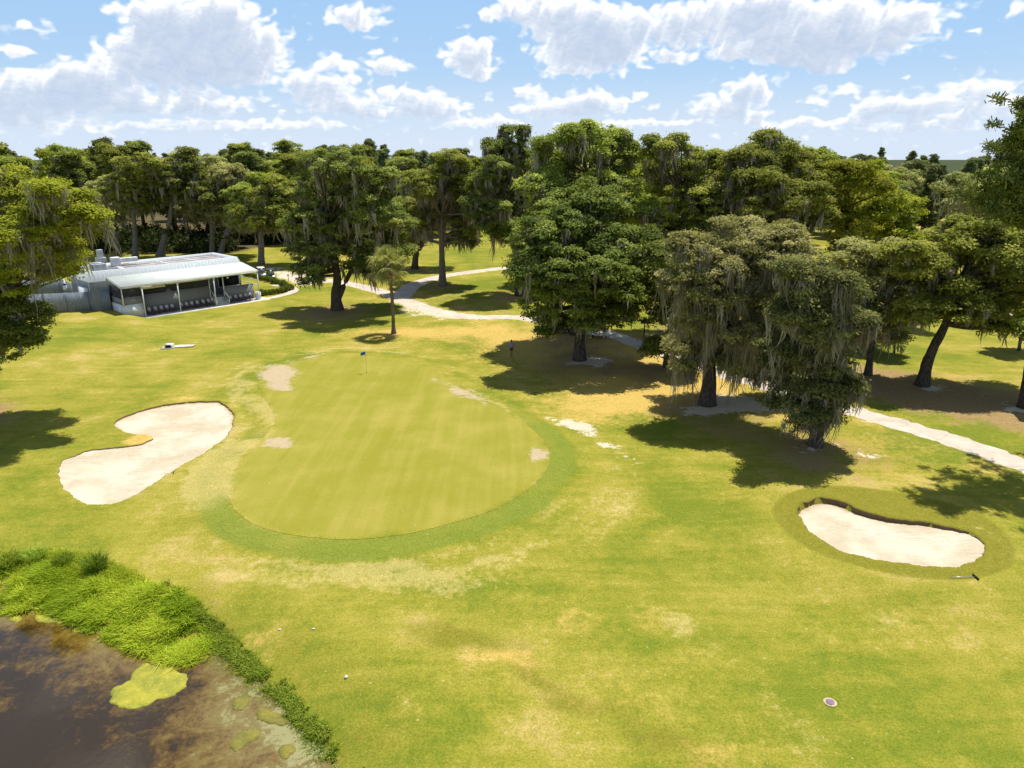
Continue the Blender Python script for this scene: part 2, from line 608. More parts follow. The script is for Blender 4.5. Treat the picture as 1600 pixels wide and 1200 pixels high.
def crown_clumps(lobes, spacing, skip_low=.5, fill=.12):
    C, Rn = [], []
    L = np.asarray(lobes, float)
    for i, (x, y, z, rx, ry, rz) in enumerate(L):
        rm = (rx + ry + rz) / 3
        n = max(8, int(4 * np.pi * rm * rm / spacing ** 2))
        d = fib(n) @ np.array(Matrix.Rotation(RNG.uniform(0, 6.28), 3, 'Z'))
        d = unit(d + RNG.normal(size=d.shape) * .16)
        p = np.array([x, y, z]) + d * np.array([rx, ry, rz]) * RNG.uniform(.74, 1.04, (n, 1))
        keep = ~((d[:, 2] < -.5) & (RNG.random(n) < skip_low))
        for j, (a, b, c, ra, rb, rc) in enumerate(L):
            if j == i: continue
            q = np.linalg.norm((p - np.array([a, b, c])) / np.array([ra, rb, rc]), axis=1)
            keep &= ~((q < .72) & (RNG.random(n) > fill))
        C.append(p[keep]); Rn.append(np.full(keep.sum(), i))
    return np.vstack(C), np.concatenate(Rn)


def build_foliage(C, lobes, owner, cs, leaves, ls, up=.8):
    """leaf cards grouped in clumps"""
    n = len(C)
    L = np.asarray(lobes, float)
    rc = RNG.uniform(.5, 1.4, n) * cs
    cnt = np.maximum(10, (leaves * (rc / cs) ** 2)).astype(int)
    idx = np.repeat(np.arange(n), cnt)
    N = len(idx)
    d = unit(RNG.normal(size=(N, 3)))
    low = (d[:, 2] < -.1) & (RNG.random(N) < .8)
    d[low, 2] *= -1
    rr = np.where(RNG.random(N) < .72, RNG.random(N) ** .45, np.minimum(np.abs(RNG.normal(size=N)) * .62, 1.4))
    off = d * (rc[idx] * rr)[:, None]
    off[:, 2] *= .55
    # droop the clump outwards from its lobe
    P = C[idx] + off
    outw = unit(C[idx] - L[owner[idx], :3])
    nrm = unit(.55 * d + .35 * outw + np.array([0, 0, up]) + .5 * RNG.normal(size=(N, 3)))
    size = RNG.uniform(.6, 1.25, N) * ls
    var = np.clip(.5 + .24 * RNG.normal(size=n)[idx] + .16 * RNG.normal(size=N), 0, 1)
    return leaf_cards(P, nrm, size), var, rc


def build_moss(C, rc, dens, length, width=.11, frac=.6):
    """strands of hanging moss in bundles under the clumps"""
    n = len(C)
    patch = fbm(C[:, 0] * .45 + C[:, 2] * .3, C[:, 1] * .45 + 3.7, 17, 2)
    pick = np.where(RNG.random(n) < frac * np.clip(.2 + 2.2 * (patch - .25), .1, 1.6))[0]
    nb = RNG.integers(1, 4, len(pick))
    own = np.repeat(pick, nb)
    if len(own) == 0: return None, None
    a = RNG.uniform(0, 6.28, len(own)); r = rc[own] * np.sqrt(RNG.random(len(own))) * .95
    B = C[own] + np.stack([np.cos(a) * r, np.sin(a) * r, -rc[own] * RNG.uniform(-.1, .4, len(own))], 1)
    bl = RNG.gamma(2.4, .36, len(own))
    bv = np.clip(.45 + .24 * RNG.normal(size=len(own)), 0, 1)
    cnt = RNG.poisson(dens * 1.05, len(own)) + 2
    idx = np.repeat(np.arange(len(own)), cnt)
    N = len(idx)
    P = B[idx] + RNG.normal(size=(N, 3)) * np.array([.16, .16, .16])
    Ln = length * .62 * bl[idx] * RNG.uniform(.12, 1.1, N) ** 1.15
    w = width * .58 * RNG.uniform(.5, 1.5, N)
    yaw = RNG.uniform(0, np.pi, N)
    ax = np.stack([np.cos(yaw), np.sin(yaw), np.zeros(N)], 1)
    segs = 4
    prof = [.5, 1.0, .85, .55, .06]
    pull = (B[idx] - P) * .5; pull[:, 2] = 0
    sway = RNG.normal(size=(N, 3)) * .17 * Ln[:, None] + pull; sway[:, 2] = 0
    pts = []
    for k in range(segs + 1):
        t = k / segs
        c = P + np.array([0, 0, -1]) * (Ln * t)[:, None] + sway * t * t + RNG.normal(size=(N, 3)) * np.array([.06, .06, .04])
        pts.append((c - ax * (w * prof[k])[:, None], c + ax * (w * prof[k])[:, None]))
    V = np.concatenate([np.stack([pts[k][0], pts[k][1], pts[k + 1][1], pts[k + 1][0]], 1) for k in range(segs)])
    var = np.tile(np.clip(bv[idx] + .14 * RNG.normal(size=N), 0, 1), segs)
    return V, var


def build_limbs(tb, stems, lobes, C, owner, k=7, twig=.3, rbase=.2):
    ends = [(np.asarray(s[0][-1]), s[1][-1]) for s in stems]
    for i, l in enumerate(lobes):
        c = np.asarray(l[:3])
        # attach on the stem point that lies lower than the lobe
        best = None
        for pts, rad in stems:
            pts = np.asarray(pts)
            for q in range(len(pts) // 2, len(pts)):
                dd = np.linalg.norm(pts[q] - c) + 2.5 * max(0, pts[q][2] - c[2])
                if best is None or dd < best[0]: best = (dd, pts[q], rad[q])
        _, p0, r0 = best
        r0 = min(r0 * .75, rbase + .012 * best[0])
        mid = (p0 + c) / 2 + np.array([0, 0, -.12 * best[0] + .3]) + RNG.normal(size=3) * .35
        pts = curve3(p0, mid, c + RNG.normal(size=3) * .3, 7)
        tb.add(pts, np.linspace(r0, r0 * .35 + .02, 7), k, False, .06)
        own = np.where(owner == i)[0]
        own = own[RNG.random(len(own)) < twig]
        for j in own:
            t = RNG.uniform(.35, 1)
            s = pts[int(t * 6)]
            e = C[j]
            m = (s + e) / 2 + RNG.normal(size=3) * .25
            tb.add(curve3(s, m, e, 4), np.linspace(r0 * .32 + .015, .015, 4), 4, False)


def stem(pts, r0, r1, flare=1.5):
    P = smooth_open(pts, 4)
    n = len(P)
    t = np.linspace(0, 1, n)
    r = r0 + (r1 - r0) * t
    r = r * (1 + (flare - 1) * np.exp(-t * 9))
    return (P, r)


def tree_meshes(name, lobes, stems, leaf, bark, spacing=1.35, cs=1.05, leaves=120, ls=.24, moss=0, mosslen=1.0, mossw=.11, mossfrac=.6, twig=.25, skip_low=.5, limbs=True):
    C, own = crown_clumps(lobes, spacing, skip_low)
    V, var, rc = build_foliage(C, lobes, own, cs, leaves, ls)
    d = {"crown": quads_mesh(name + "_crown", V, var, leaf)}
    tb = Tubes()
    for P, r in stems: tb.add(P, r, 10, True, .05)
    if limbs: build_limbs(tb, stems, lobes, C, own, 6, twig)
    d["trunk"] = tb.mesh(name + "_trunk", bark)
    if moss:
        mv, mvar = build_moss(C, rc, moss, mosslen, mossw, mossfrac)
        if mv is not None: d["spanish_moss"] = quads_mesh(name + "_moss", mv, mvar, MOSS)
    return d


def place_tree(name, d, loc, label, cat="tree", group=None, rz=0, sc=1.0):
    e = empty(name, loc, rz, label, cat, group, sc)
    for k in ("trunk", "crown", "spanish_moss", "dead_fronds"):
        if k in d: link(k, d[k], None, e)
    return e

# ------------------------------------------------------------------ ground painting (turf condition, surveyed patches)
ATTRS = ["lush", "dry", "olive", "orange", "pale", "litter", "dirt", "bare", "mud_shade", "collar", "forest"]


class Paint:
    def __init__(s, X, Y):
        s.X = X + (fbm(X / 3.1, Y / 3.1, 51, 3) - .5) * 2.2 + (fbm(X / .9, Y / .9, 53, 2) - .5) * .8
        s.Y = Y + (fbm(X / 3.1, Y / 3.1, 57, 3) - .5) * 3.0 + (fbm(X / .9, Y / .9, 59, 2) - .5) * .9
        s.a = {k: np.zeros(X.shape) for k in ATTRS}

    def blob(s, k, px, py, rx, ry, amp, rot=0):
        c = G(px, py)
        u = G(px + rx * math.cos(rot), py + rx * math.sin(rot)) - c
        v = G(px - ry * math.sin(rot), py + ry * math.cos(rot)) - c
        M = np.linalg.inv(np.array([u, v]).T)
        dx, dy = s.X - c[0], s.Y - c[1]
        q = (M[0, 0] * dx + M[0, 1] * dy) ** 2 + (M[1, 0] * dx + M[1, 1] * dy) ** 2
        s.a[k] += amp * np.exp(-np.minimum(q, 40) * .9)

    def world(s, k, x, y, r, amp):
        q = ((s.X - x) ** 2 + (s.Y - y) ** 2) / r ** 2
        s.a[k] += amp * np.exp(-np.minimum(q, 40) * .9)

    def stroke(s, k, pts, w, amp, z=0):
        d = dist_line(s.X, s.Y, smooth_open(GP(pts, z), 4))
        s.a[k] += amp * np.exp(-np.minimum((d / w) ** 2, 40))


TREE_BASES = []   # filled below before painting: (x, y, litter radius, amount)


def paint(X, Y):
    p = Paint(X, Y)
    B, St = p.blob, p.stroke
    g = sdf_poly(X, Y, GREEN)
    far = np.hypot(X, Y)
    # collar round the green: dark rich band near and right, pale scalped turf left and behind
    ang = np.arctan2(Y - G(600, 690)[1], X - G(600, 690)[0])
    near = sstep(.35, -.35, np.sin(ang) - .15) * sstep(-2.55, -2.0, ang)
    right = sstep(.9, .3, np.abs(ang - .1))
    band = sstep(-.25, .1, g) * sstep(2.3, 1.7, g)
    p.a["collar"] += band * np.clip(near + right * .55, 0, 1) * np.clip(.35 + 1.1 * fbm(X / 2.5, Y / 2.5, 71, 3), 0, 1.0)
    band2 = sstep(0, .3, g) * sstep(3.6, 1.2, g)
    leftback = np.clip(sstep(1.9, 2.5, np.abs(ang)) + sstep(.8, 1.3, ang) * sstep(2.3, 1.8, ang) * .6, 0, 1)
    p.a["pale"] += band2 * leftback * .26
    p.a["lush"] += np.exp(-((g - 1.6) / .5) ** 2) * .25
    p.a["pale"] += np.exp(-((g - 2.6) / .25) ** 2) * .34 + np.exp(-((g - 4.2) / .3) ** 2) * .25
    p.a["dry"] += np.exp(-((g - 5.0) / 1.6) ** 2) * .16
    # near-left scalped arc and pale crescent below the green
    for a in ((560, 905, 190, 24, .55), (420, 880, 90, 22, .3), (700, 900, 120, 22, .45), (330, 765, 22, 40, .75), (350, 705, 30, 12, .5), (335, 790, 22, 30, .4), (780, 870, 70, 18, .4), (900, 790, 60, 18, .35)):
        B("pale", *a)
    St("pale", [(382, 575), (372, 600), (392, 632), (420, 655), (418, 690), (380, 715), (352, 745), (340, 790)], 1.2, .55)
    St("pale", [(375, 690), (345, 715), (325, 745), (318, 770)], .9, .8)
    St("pale", [(470, 552), (560, 546), (640, 552)], 1.2, .5)
    # bare dirt on the green
    for a in ((440, 582, 34, 14, 1.0), (425, 600, 22, 12, 1.1), (452, 612, 20, 8, .95), (432, 700, 20, 10, .9), (440, 694, 18, 6, .6), (842, 718, 20, 18, .75), (836, 728, 16, 10, .4), (680, 600, 10, 5, .9), (718, 616, 26, 8, .95), (745, 628, 22, 8, .7), (760, 640, 14, 6, .6), (675, 663, 16, 8, .42), (455, 655, 12, 5, .6), (775, 785, 16, 5, .55), (480, 563, 24, 6, .7)):
        B("dirt", *a)
    St("pale", [(716, 604), (760, 628), (800, 650), (835, 668)], .45, .9)
    St("pale", [(425, 618), (426, 650), (428, 662)], .5, .6)
    St("pale", [(372, 732), (360, 755), (357, 785)], .35, .7)
    # sandy washouts right of the green and along the path
    for a in ((892, 660, 26, 9, 1.1), (915, 668, 20, 6, .8), (938, 692, 26, 7, .85), (955, 697, 18, 6, .7), (978, 712, 16, 5, .8), (992, 722, 12, 4, .6), (868, 648, 16, 5, .6), (845, 636, 18, 4, .45), (884, 830, 16, 6, .9), (905, 835, 8, 4, .6)):
        B("bare", *a)
    for a in ((1150, 625, 50, 16, .8), (1195, 640, 40, 12, .8), (1090, 648, 40, 10, .75), (1130, 636, 26, 8, .6), (1350, 712, 22, 5, .8), (1290, 700, 44, 6, .4), (935, 565, 40, 6, .75), (960, 552, 30, 6, .5), (900, 568, 50, 6, .35), (1462, 603, 16, 5, .7), (1597, 640, 22, 10, .7), (650, 486, 40, 8, .8), (700, 495, 60, 5, .7), (640, 472, 30, 6, .6), (470, 436, 26, 8, .9), (445, 428, 22, 7, .9), (495, 440, 30, 5, .8), (430, 420, 20, 6, .6), (490, 400, 20, 10, .8), (480, 415, 16, 12, .7)):
        B("bare", *a)
    # orange, straw coloured ground under and between the oaks
    for a in ((1010, 605, 130, 40, 1.3), (900, 550, 130, 26, 1.2), (1060, 612, 80, 20, .6), (820, 530, 60, 14, .7), (700, 520, 80, 14, .5), (760, 515, 50, 10, .6), (1340, 690, 70, 24, .45), (1420, 740, 120, 26, .35), (560, 520, 70, 10, .5), (1560, 735, 60, 16, .3), (1225, 655, 50, 14, .6), (640, 520, 50, 12, .5), (545, 408, 40, 14, .6), (760, 482, 50, 8, .4), (700, 460, 50, 10, .5), (450, 545, 60, 8, .35), (230, 684, 22, 8, 1.0), (205, 690, 26, 8, .8), (290, 622, 60, 6, .6), (1480, 588, 26, 10, .6), (1462, 352, 30, 9, 1.4), (1450, 345, 25, 8, .8), (900, 640, 60, 20, .3)):
        B("orange", *a)
    for a in ((1010, 945, 80, 30, 0.31), (880, 985, 46, 16, 0.46), (905, 975, 24, 8, 0.31), (830, 1050, 60, 26, 0.37), (780, 1035, 40, 10, 0.37), (960, 1110, 90, 34, 0.31), (1090, 1170, 60, 30, 0.37), (760, 1030, 40, 16, 0.31), (420, 990, 50, 26, 0.37), (400, 975, 26, 30, 0.31), (450, 1060, 40, 30, 0.28), (1430, 975, 50, 22, 0.31), (520, 580, 40, 8, 0.19), (640, 930, 70, 12, 0.25), (1560, 1060, 60, 30, 0.19), (700, 1150, 50, 20, 0.22)):
        B("orange", *a)
    for a in ((720, 990, 90, 18, .5), (820, 1060, 50, 12, .55), (900, 1110, 60, 16, .5), (1010, 1150, 60, 16, .45), (300, 930, 60, 40, .5), (340, 900, 50, 20, .3), (480, 1000, 50, 30, .35), (640, 1060, 60, 30, .4), (120, 820, 90, 20, .35), (560, 1150, 60, 30, .3), (250, 780, 60, 16, .3), (1250, 660, 60, 20, .2)):
        B("olive", *a)
    # greener and drier sweeps over the fairway
    for a in ((1230, 740, 90, 16, .38), (860, 800, 60, 40, .25), (1100, 800, 90, 26, .3), (300, 480 + 60, 120, 20, .05), (740, 920, 80, 24, .3), (960, 860, 70, 26, .2), (700, 1120, 60, 60, .25), (300, 950, 60, 40, .2), (420, 950, 60, 40, .18), (1250, 1000, 120, 70, .12), (120, 830, 120, 22, .1), (250, 830, 90, 30, .2), (1400, 690, 40, 8, .4), (220, 600, 80, 14, .12), (1340, 560, 80, 22, .22), (700, 385, 120, 30, .18), (1200, 1130, 100, 60, .15), (820, 700, 30, 40, .12)):
        B("lush", *a)
    for a in ((1500, 1000, 120, 60, .2), (1080, 960, 100, 60, .15), (1400, 760, 140, 16, .25), (620, 960, 160, 40, .2), (160, 560, 160, 26, .15), (100, 620, 90, 20, .2), (250, 590, 120, 14, .15), (900, 1060, 160, 60, .12), (1500, 1120, 120, 60, .12), (1200, 1050, 120, 20, .1), (150, 610, 30, 6, .3)):
        B("dry", *a)
    St("olive", [(680, 975), (780, 1020), (900, 1090), (1010, 1140), (1110, 1200)], 1.1, .55)
    St("pale", [(560, 800 + 108), (700, 885), (850, 850), (960, 800)], .35, .45)
    St("pale", [(1000, 930), (1060, 960), (1180, 1060), (1290, 1200)], 1.0, .3)
    St("pale", [(960, 700), (990, 760), (960, 820), (880, 860)], .5, .42)
    St("pale", [(900, 650), (960, 700), (1020, 720)], .7, .3)
    for a in ((1055, 968, 26, 20, .6), (1390, 970, 34, 16, .55), (1460, 955, 22, 8, .5), (1180, 860, 30, 12, .2), (1240, 880, 16, 8, .4), (165, 585, 14, 4, .6), (245, 543, 30, 8, .3)):
        B("pale", *a)
    # olive rough ring round the right bunker
    r = sdf_poly(X, Y, RING)
    p.a["olive"] += sstep(.5, -.1, r) * 1.05
    p.a["olive"] += np.exp(-((sdf_poly(X, Y, BUNK_L) - .3) / .5) ** 2) * .2
    # pond margin
    w = sdf_poly(X, Y, POND)
    p.a["olive"] += sstep(3.5, .3, w) * .45
    p.a["mud_shade"] += sstep(.9, -.3, w) * 1.0
    for (x, y, rad, amt) in TREE_BASES:
        p.world("litter", x - .5, y - rad * .25, rad * .85, .8 * amt)
        p.world("bare", x, y - .8, 2.3, .36 * amt)
    # woodland floor beyond: dark leaf litter, with the trees' shade darkened into it
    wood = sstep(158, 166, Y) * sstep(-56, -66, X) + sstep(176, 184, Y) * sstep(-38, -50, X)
    p.a["mud_shade"] += wood * .75
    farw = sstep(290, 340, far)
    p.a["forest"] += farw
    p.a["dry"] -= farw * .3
    a = (X - BO[0]) * BU[0] + (Y - BO[1]) * BU[1]
    b = (X - BO[0]) * BV[0] + (Y - BO[1]) * BV[1]
    for P_, wd in PATHS:
        d = dist_line(X, Y, P_)
        p.a["bare"] += np.exp(-np.maximum(d - wd, 0) ** 2 / .5) * .38
        p.a["orange"] += np.exp(-np.maximum(d - wd, 0) ** 2 / 6) * .25
    out = p.a
    out["green"] = np.zeros_like(X)
    return out


def build_ground():
    def axis(lo, hi, step, far_lo, far_hi):
        c = list(np.arange(lo, hi + 1e-6, step))
        s, v = step, hi
        while v < far_hi:
            s *= 1.12; v += s; c.append(v)
        s, v = step, lo
        pre = []
        while v > far_lo:
            s *= 1.12; v -= s; pre.append(v)
        return np.array(pre[::-1] + c)
    xs = axis(-66, 66, .32, -4200, 4200)
    ys = axis(12, 126, .32, -900, 5200)
    X, Y = np.meshgrid(xs, ys)
    Z = height(X, Y)
    g = sdf_poly(X, Y, GREEN)
    Z = Z - .12 * sstep(-.2, -.7, g)
    for P in (BUNK_L, BUNK_R):
        s = sdf_poly(X, Y, P)
        Z = Z - 1.3 * sstep(-.05, -.4, s)
    at = paint(X, Y)
    nx, ny = len(xs), len(ys)
    V = np.stack([X.ravel(), Y.ravel(), Z.ravel()], 1)
    i = np.arange(nx * ny).reshape(ny, nx)
    Fq = np.stack([i[:-1, :-1], i[:-1, 1:], i[1:, 1:], i[1:, :-1]], -1).reshape(-1, 4)
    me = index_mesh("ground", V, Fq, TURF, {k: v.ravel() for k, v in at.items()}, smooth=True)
    o = link("ground", me)
    tag(o, "yellow green golf course turf with dry and bare patches", "ground", kind="structure")


def cdt_patch(P, step):
    lo, hi = P.min(0), P.max(0)
    gx, gy = np.meshgrid(np.arange(lo[0], hi[0], step), np.arange(lo[1], hi[1], step))
    gx = gx + step * .5 * (np.arange(gx.shape[0]) % 2)[:, None]
    s = sdf_poly(gx, gy, P)
    inn = s < -step * .55
    pts = np.vstack([P, np.stack([gx[inn], gy[inn]], 1)])
    n = len(P)
    v, e, f, _, _, _ = delaunay_2d_cdt([Vector(p) for p in pts], [], [list(range(n))], 1, 1e-4)
    return np.array([(a.x, a.y) for a in v]), np.array([list(q) for q in f if len(q) == 3])


def build_green():
    v, f = cdt_patch(GREEN, .55)
    X, Y = v[:, 0], v[:, 1]
    at = paint(X, Y)
    at["green"] = sstep(.02, -.5, sdf_poly(X, Y, GREEN))
    at["lush"] *= .2; at["litter"] *= 0; at["collar"] *= 0
    at["pale"] *= .6
    V = np.stack([X, Y, height(X, Y) + .014 + .016 * sstep(0, -.8, sdf_poly(X, Y, GREEN))], 1)
    o = link("putting_green", index_mesh("putting_green", V, f, TURF, at, smooth=True))
    tag(o, "smooth close mown putting green with a blue and white flag and bare dirt patches", "putting green", kind="structure")


def soil_material():
    m, nt = newmat("turf_lip")
    N = NT(nt)
    P = N.n("ShaderNodeNewGeometry").outputs['Position']
    f = N.noise(P, 3.0, 5, .7).outputs[0]
    c = N.mix(N.math('GREATER_THAN', N.math('MULTIPLY_ADD', N.math('SUBTRACT', f, .5), .5, N.attr("soil").outputs['Fac']), .5), N.mix(f, (.20, .19, .02), (.34, .29, .06)), N.mix(f, (.08, .052, .026), (.21, .14, .075)))
    N.out(N.bsdf(c, .95, .1, N.bump(f, .6, .08)).outputs[0])
    return m


def build_bunker(P, label, depth, lipcut=.30):
    c = P.mean(0)
    zc = H1(*c)
    e = empty("sand_bunker", (c[0], c[1], zc), 0, label, "sand bunker")
    v, f = cdt_patch(P, .45)
    X, Y = v[:, 0], v[:, 1]
    s = -sdf_poly(X, Y, P)
    # the far side is cut deepest, the near side runs out flush
    def cut(x, y):
        t = (y - P[:, 1].min()) / (np.ptp(P[:, 1]))
        return .05 + lipcut * sstep(.25, .85, t)
    Zs = height(X, Y) - cut(X, Y) * sstep(2.6, .0, s) - depth * sstep(0, 3.2, s) + .05 * (fbm(X * 1.3, Y * 1.3, 5, 3) - .5)
    t = (Y - P[:, 1].min()) / np.ptp(P[:, 1])
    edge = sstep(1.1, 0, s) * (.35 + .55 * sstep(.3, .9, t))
    V = np.stack([X - c[0], Y - c[1], Zs - zc], 1)
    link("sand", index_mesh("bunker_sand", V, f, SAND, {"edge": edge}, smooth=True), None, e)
    # turf lip: overhanging grass edge, then a bare soil face down into the sand
    n = len(P)
    Pd = np.repeat(P, 3, axis=0) + (np.roll(np.repeat(P, 3, axis=0), -3, 0) - np.repeat(P, 3, axis=0)) * np.tile([0, 1 / 3, 2 / 3], n)[:, None]
    T = unit(np.roll(Pd, -1, 0) - np.roll(Pd, 1, 0))
    nr = np.stack([T[:, 1], -T[:, 0]], 1)
    if sdf_poly(np.array([Pd[0, 0] + .05 * nr[0, 0]]), np.array([Pd[0, 1] + .05 * nr[0, 1]]), P)[0] < 0: nr = -nr
    jag = (fbm(Pd[:, 0] * 1.1, Pd[:, 1] * 1.1, 2, 4) - .5) * .5 + RNG.normal(size=len(Pd)) * .02
    rings, soil = [], []
    for off, dz, so in ((.85, -.03, 0), (.45, .03, 0), (.1, .05, .1), (-.10, .02, .45), (-.12, -.12, 1), (-.05, -.7, 1)):
        q = Pd + nr * (off + jag * (1 if off < .4 else 0))[:, None]
        z = height(q[:, 0], q[:, 1]) + dz
        rings.append(np.stack([q[:, 0] - c[0], q[:, 1] - c[1], z - zc], 1)); soil.append(np.full(len(q), so))
    m = len(Pd)
    V = np.vstack(rings); Fq = []
    for k in range(len(rings) - 1):
        for i in range(m):
            j = (i + 1) % m
            Fq.append((k * m + i, k * m + j, (k + 1) * m + j, (k + 1) * m + i))
    at = paint(V[:, 0] + c[0], V[:, 1] + c[1]); at["soil"] = np.concatenate(soil)
    me = index_mesh("turf_lip", V, np.array(Fq), TURF, at)
    me.materials.append(soil_material())
    me.polygons.foreach_set("material_index", (np.arange(len(Fq)) >= 3 * m).astype(np.int32))
    link("turf_lip", me, None, e)


def build_paths():
    labels = ["pale cart path running from the right edge past the oaks to the clubhouse", "pale cart path branch leading off beyond the leaning oak", "pale service road beyond the oaks on the right"]
    for (P, w), lab in zip(PATHS, labels):
        q = smooth_open(P[::3], 8)
        T = unit(np.gradient(q, axis=0)); nr = np.stack([-T[:, 1], T[:, 0]], 1)
        V = []
        ks = np.linspace(-1, 1, 7)
        for k in ks:
            ww = w + (fbm(q[:, 0] * 1.3, q[:, 1] * 1.3 + k, 4, 4) - .5) * 1.0 * abs(k)
            p = q + nr * (k * ww)[:, None]
            V.append(np.stack([p[:, 0], p[:, 1], height(p[:, 0], p[:, 1]) + .03 - .03 * abs(k) ** 6], 1))
        m = len(q)
        V = np.vstack(V)
        Fq = np.array([(a * m + i, a * m + i + 1, (a + 1) * m + i + 1, (a + 1) * m + i) for a in range(6) for i in range(m - 1)])
        tag(link("cart_path", index_mesh("cart_path", V, Fq, PATHM, smooth=True)), lab, "path", kind="structure")


def build_pond():
    v, f = cdt_patch(np.vstack([smooth_closed(POND[::5], 3)]), .8)
    # grow slightly under the bank
    c = v.mean(0)
    X, Y = v[:, 0], v[:, 1]
    s = -sdf_poly(X, Y, POND)
    sh = .22 + .5 * sstep(2.2, 0, s)
    p = Paint(X, Y)
    for a in ((380, 1130, 70, 50, .45), (330, 1080, 60, 36, .3), (420, 1170, 70, 46, .42), (280, 1150, 60, 40, .12), (240, 1020, 70, 20, .15), (110, 1040, 80, 26, .12), (150, 1000, 60, 20, .2), (30, 1040, 40, 40, .05), (60, 1150, 90, 46, -.55), (40, 1100, 50, 30, -.3), (100, 1200, 120, 50, -.45)):
        c_ = G(a[0], a[1], WZ)
        p.blob("mud_shade", *a)
    sh = sh + p.a["mud_shade"]
    X2 = c[0] + (X - c[0]) * 1.05; Y2 = c[1] + (Y - c[1]) * 1.05
    V = np.stack([X2, Y2, np.full(len(X), WZ)], 1)
    tag(link("water", index_mesh("water", V, f, WATER, {"shore": sh}, smooth=True)), "still brown pond water with drowned weed", "pond", kind="structure")
    # floating algae mats
    m, nt = newmat("algae")
    N = NT(nt)
    Pn = N.n("ShaderNodeNewGeometry").outputs['Position']
    a = N.noise(Pn, 1.2, 6, .65).outputs[0]; b = N.noise(Pn, 7, 5, .7).outputs[0]
    col = N.mix(N.ss(a, .35, .65), (.33, .30, .028), (.20, .21, .024))
    col = N.mix(N.math('MULTIPLY', N.ss(b, .55, .7), .6), col, (.5, .47, .10))
    col = N.mix(N.math('MULTIPLY', N.ss(b, .4, .3), .6), col, (.13, .13, .03))
    N.out(N.bsdf(col, .8, .3, N.bump(b, .7, .05)).outputs[0])
    m2 = m.copy(); m2.name = "faint_algae"
    for nd in m2.node_tree.nodes:
        if nd.type == 'MIX':
            for k_ in (6, 7):
                if not nd.inputs[k_].is_linked:
                    c_ = nd.inputs[k_].default_value
                    nd.inputs[k_].default_value = (c_[0] * .62, c_[1] * .58, c_[2] * .9, 1)
    mats = [([(173, 1083), (200, 1062), (222, 1040), (250, 1035), (285, 1050), (297, 1065), (270, 1085), (235, 1100), (212, 1110), (190, 1102)], "large bright yellow algae mat floating on the brown pond"),
            ([(360, 1098), (372, 1088), (388, 1090), (382, 1106), (366, 1108)], "small yellow green algae patch beside the bank weeds"),
            ([(362, 1160), (380, 1142), (400, 1140), (402, 1152), (384, 1166), (366, 1172)], "mid sized olive algae patch near the bottom of the pond"),
            ([(436, 1172), (444, 1164), (458, 1166), (456, 1178), (442, 1184)], "small algae patch closest to the bottom bank plants"),
            ([(55, 964), (75, 960), (100, 968), (98, 974), (76, 974), (60, 972)], "thin yellow algae strip along the reeds, upper one"),
            ([(108, 978), (130, 972), (152, 982), (144, 990), (118, 988)], "thin yellow algae strip under the reeds, lower one"),
            ([(14, 962), (26, 960), (36, 966), (26, 972), (15, 970)], "tiny algae patch at the left end of the reeds"),
            ([(396, 1112), (412, 1106), (440, 1118), (446, 1130), (425, 1132), (404, 1126)], "faint olive algae patch between the bank weeds and open water")]
    for i, (pts, lab) in enumerate(mats):
        Q = smooth_closed(GP(pts, WZ), 8)
        c = Q.mean(0)
        k = 1 + (fbm(Q[:, 0] * 1.6 + i, Q[:, 1] * 1.6, 8, 5) - .5) * (.45 if i == 0 else .9) + (fbm(Q[:, 0] * 6.5, Q[:, 1] * 6.5 + i, 18, 3) - .5) * (.22 if i == 0 else .6)
        Q = c + (Q - c) * k[:, None]
        v, f = cdt_patch(Q, .16)
        s = -sdf_poly(v[:, 0], v[:, 1], Q)
        z = .012 + .05 * sstep(0, .5, s) * fbm(v[:, 0] * 2, v[:, 1] * 2, 3, 4)
        nb = len(Q)
        V = np.stack([v[:, 0] - c[0], v[:, 1] - c[1], z], 1)
        V2 = V.copy(); V2[:, 2] = -.02
        n = len(V)
        rim = np.array([(a, (a + 1) % nb, n + (a + 1) % nb, n + a) for a in range(nb)])
        faces = [tuple(x) for x in f] + [tuple(n + x[::-1]) for x in f] + [tuple(x) for x in rim]
        o = link("algae_mat", index_mesh("algae_mat", np.vstack([V, V2]), faces, m if i in (0, 4, 5, 6) else m2))
        o.location = (c[0], c[1], WZ)
        tag(o, lab, "algae", "algae mats floating on the pond")


def blades(C, n_each, hgt, spread, width, lean=.45):
    """grass blades: two bent quads each, in tufts at points C (N,3)"""
    idx = np.repeat(np.arange(len(C)), n_each)
    N = len(idx)
    a = RNG.uniform(0, 6.28, N); r = spread * np.sqrt(RNG.random(N))
    P = C[idx] + np.stack([np.cos(a) * r, np.sin(a) * r, np.zeros(N)], 1)
    hh = np.broadcast_to(hgt, (len(C),))[idx] * RNG.uniform(.5, 1.15, N)
    ld = .55 * np.stack([np.cos(a), np.sin(a), np.zeros(N)], 1) + .75 * RNG.normal(size=(N, 3)) * np.array([1, 1, 0])
    b = RNG.uniform(0, 3.14, N)
    wv = np.stack([np.cos(b), np.sin(b), np.zeros(N)], 1) * width
    k1 = P + ld * (lean * .3 * hh)[:, None] + np.array([0, 0, 1]) * (.6 * hh)[:, None]
    k2 = P + ld * (lean * hh)[:, None] + np.array([0, 0, 1]) * (.92 * hh)[:, None]
    V = np.concatenate([np.stack([P - wv * .7, P + wv * .7, k1 + wv, k1 - wv], 1), np.stack([k1 - wv, k1 + wv, k2 + wv * .1, k2 - wv * .1], 1)])
    v = np.clip(.5 + .22 * RNG.normal(size=len(C))[idx] + .12 * RNG.normal(size=N), 0, 1)
    return V, np.concatenate([v, v])


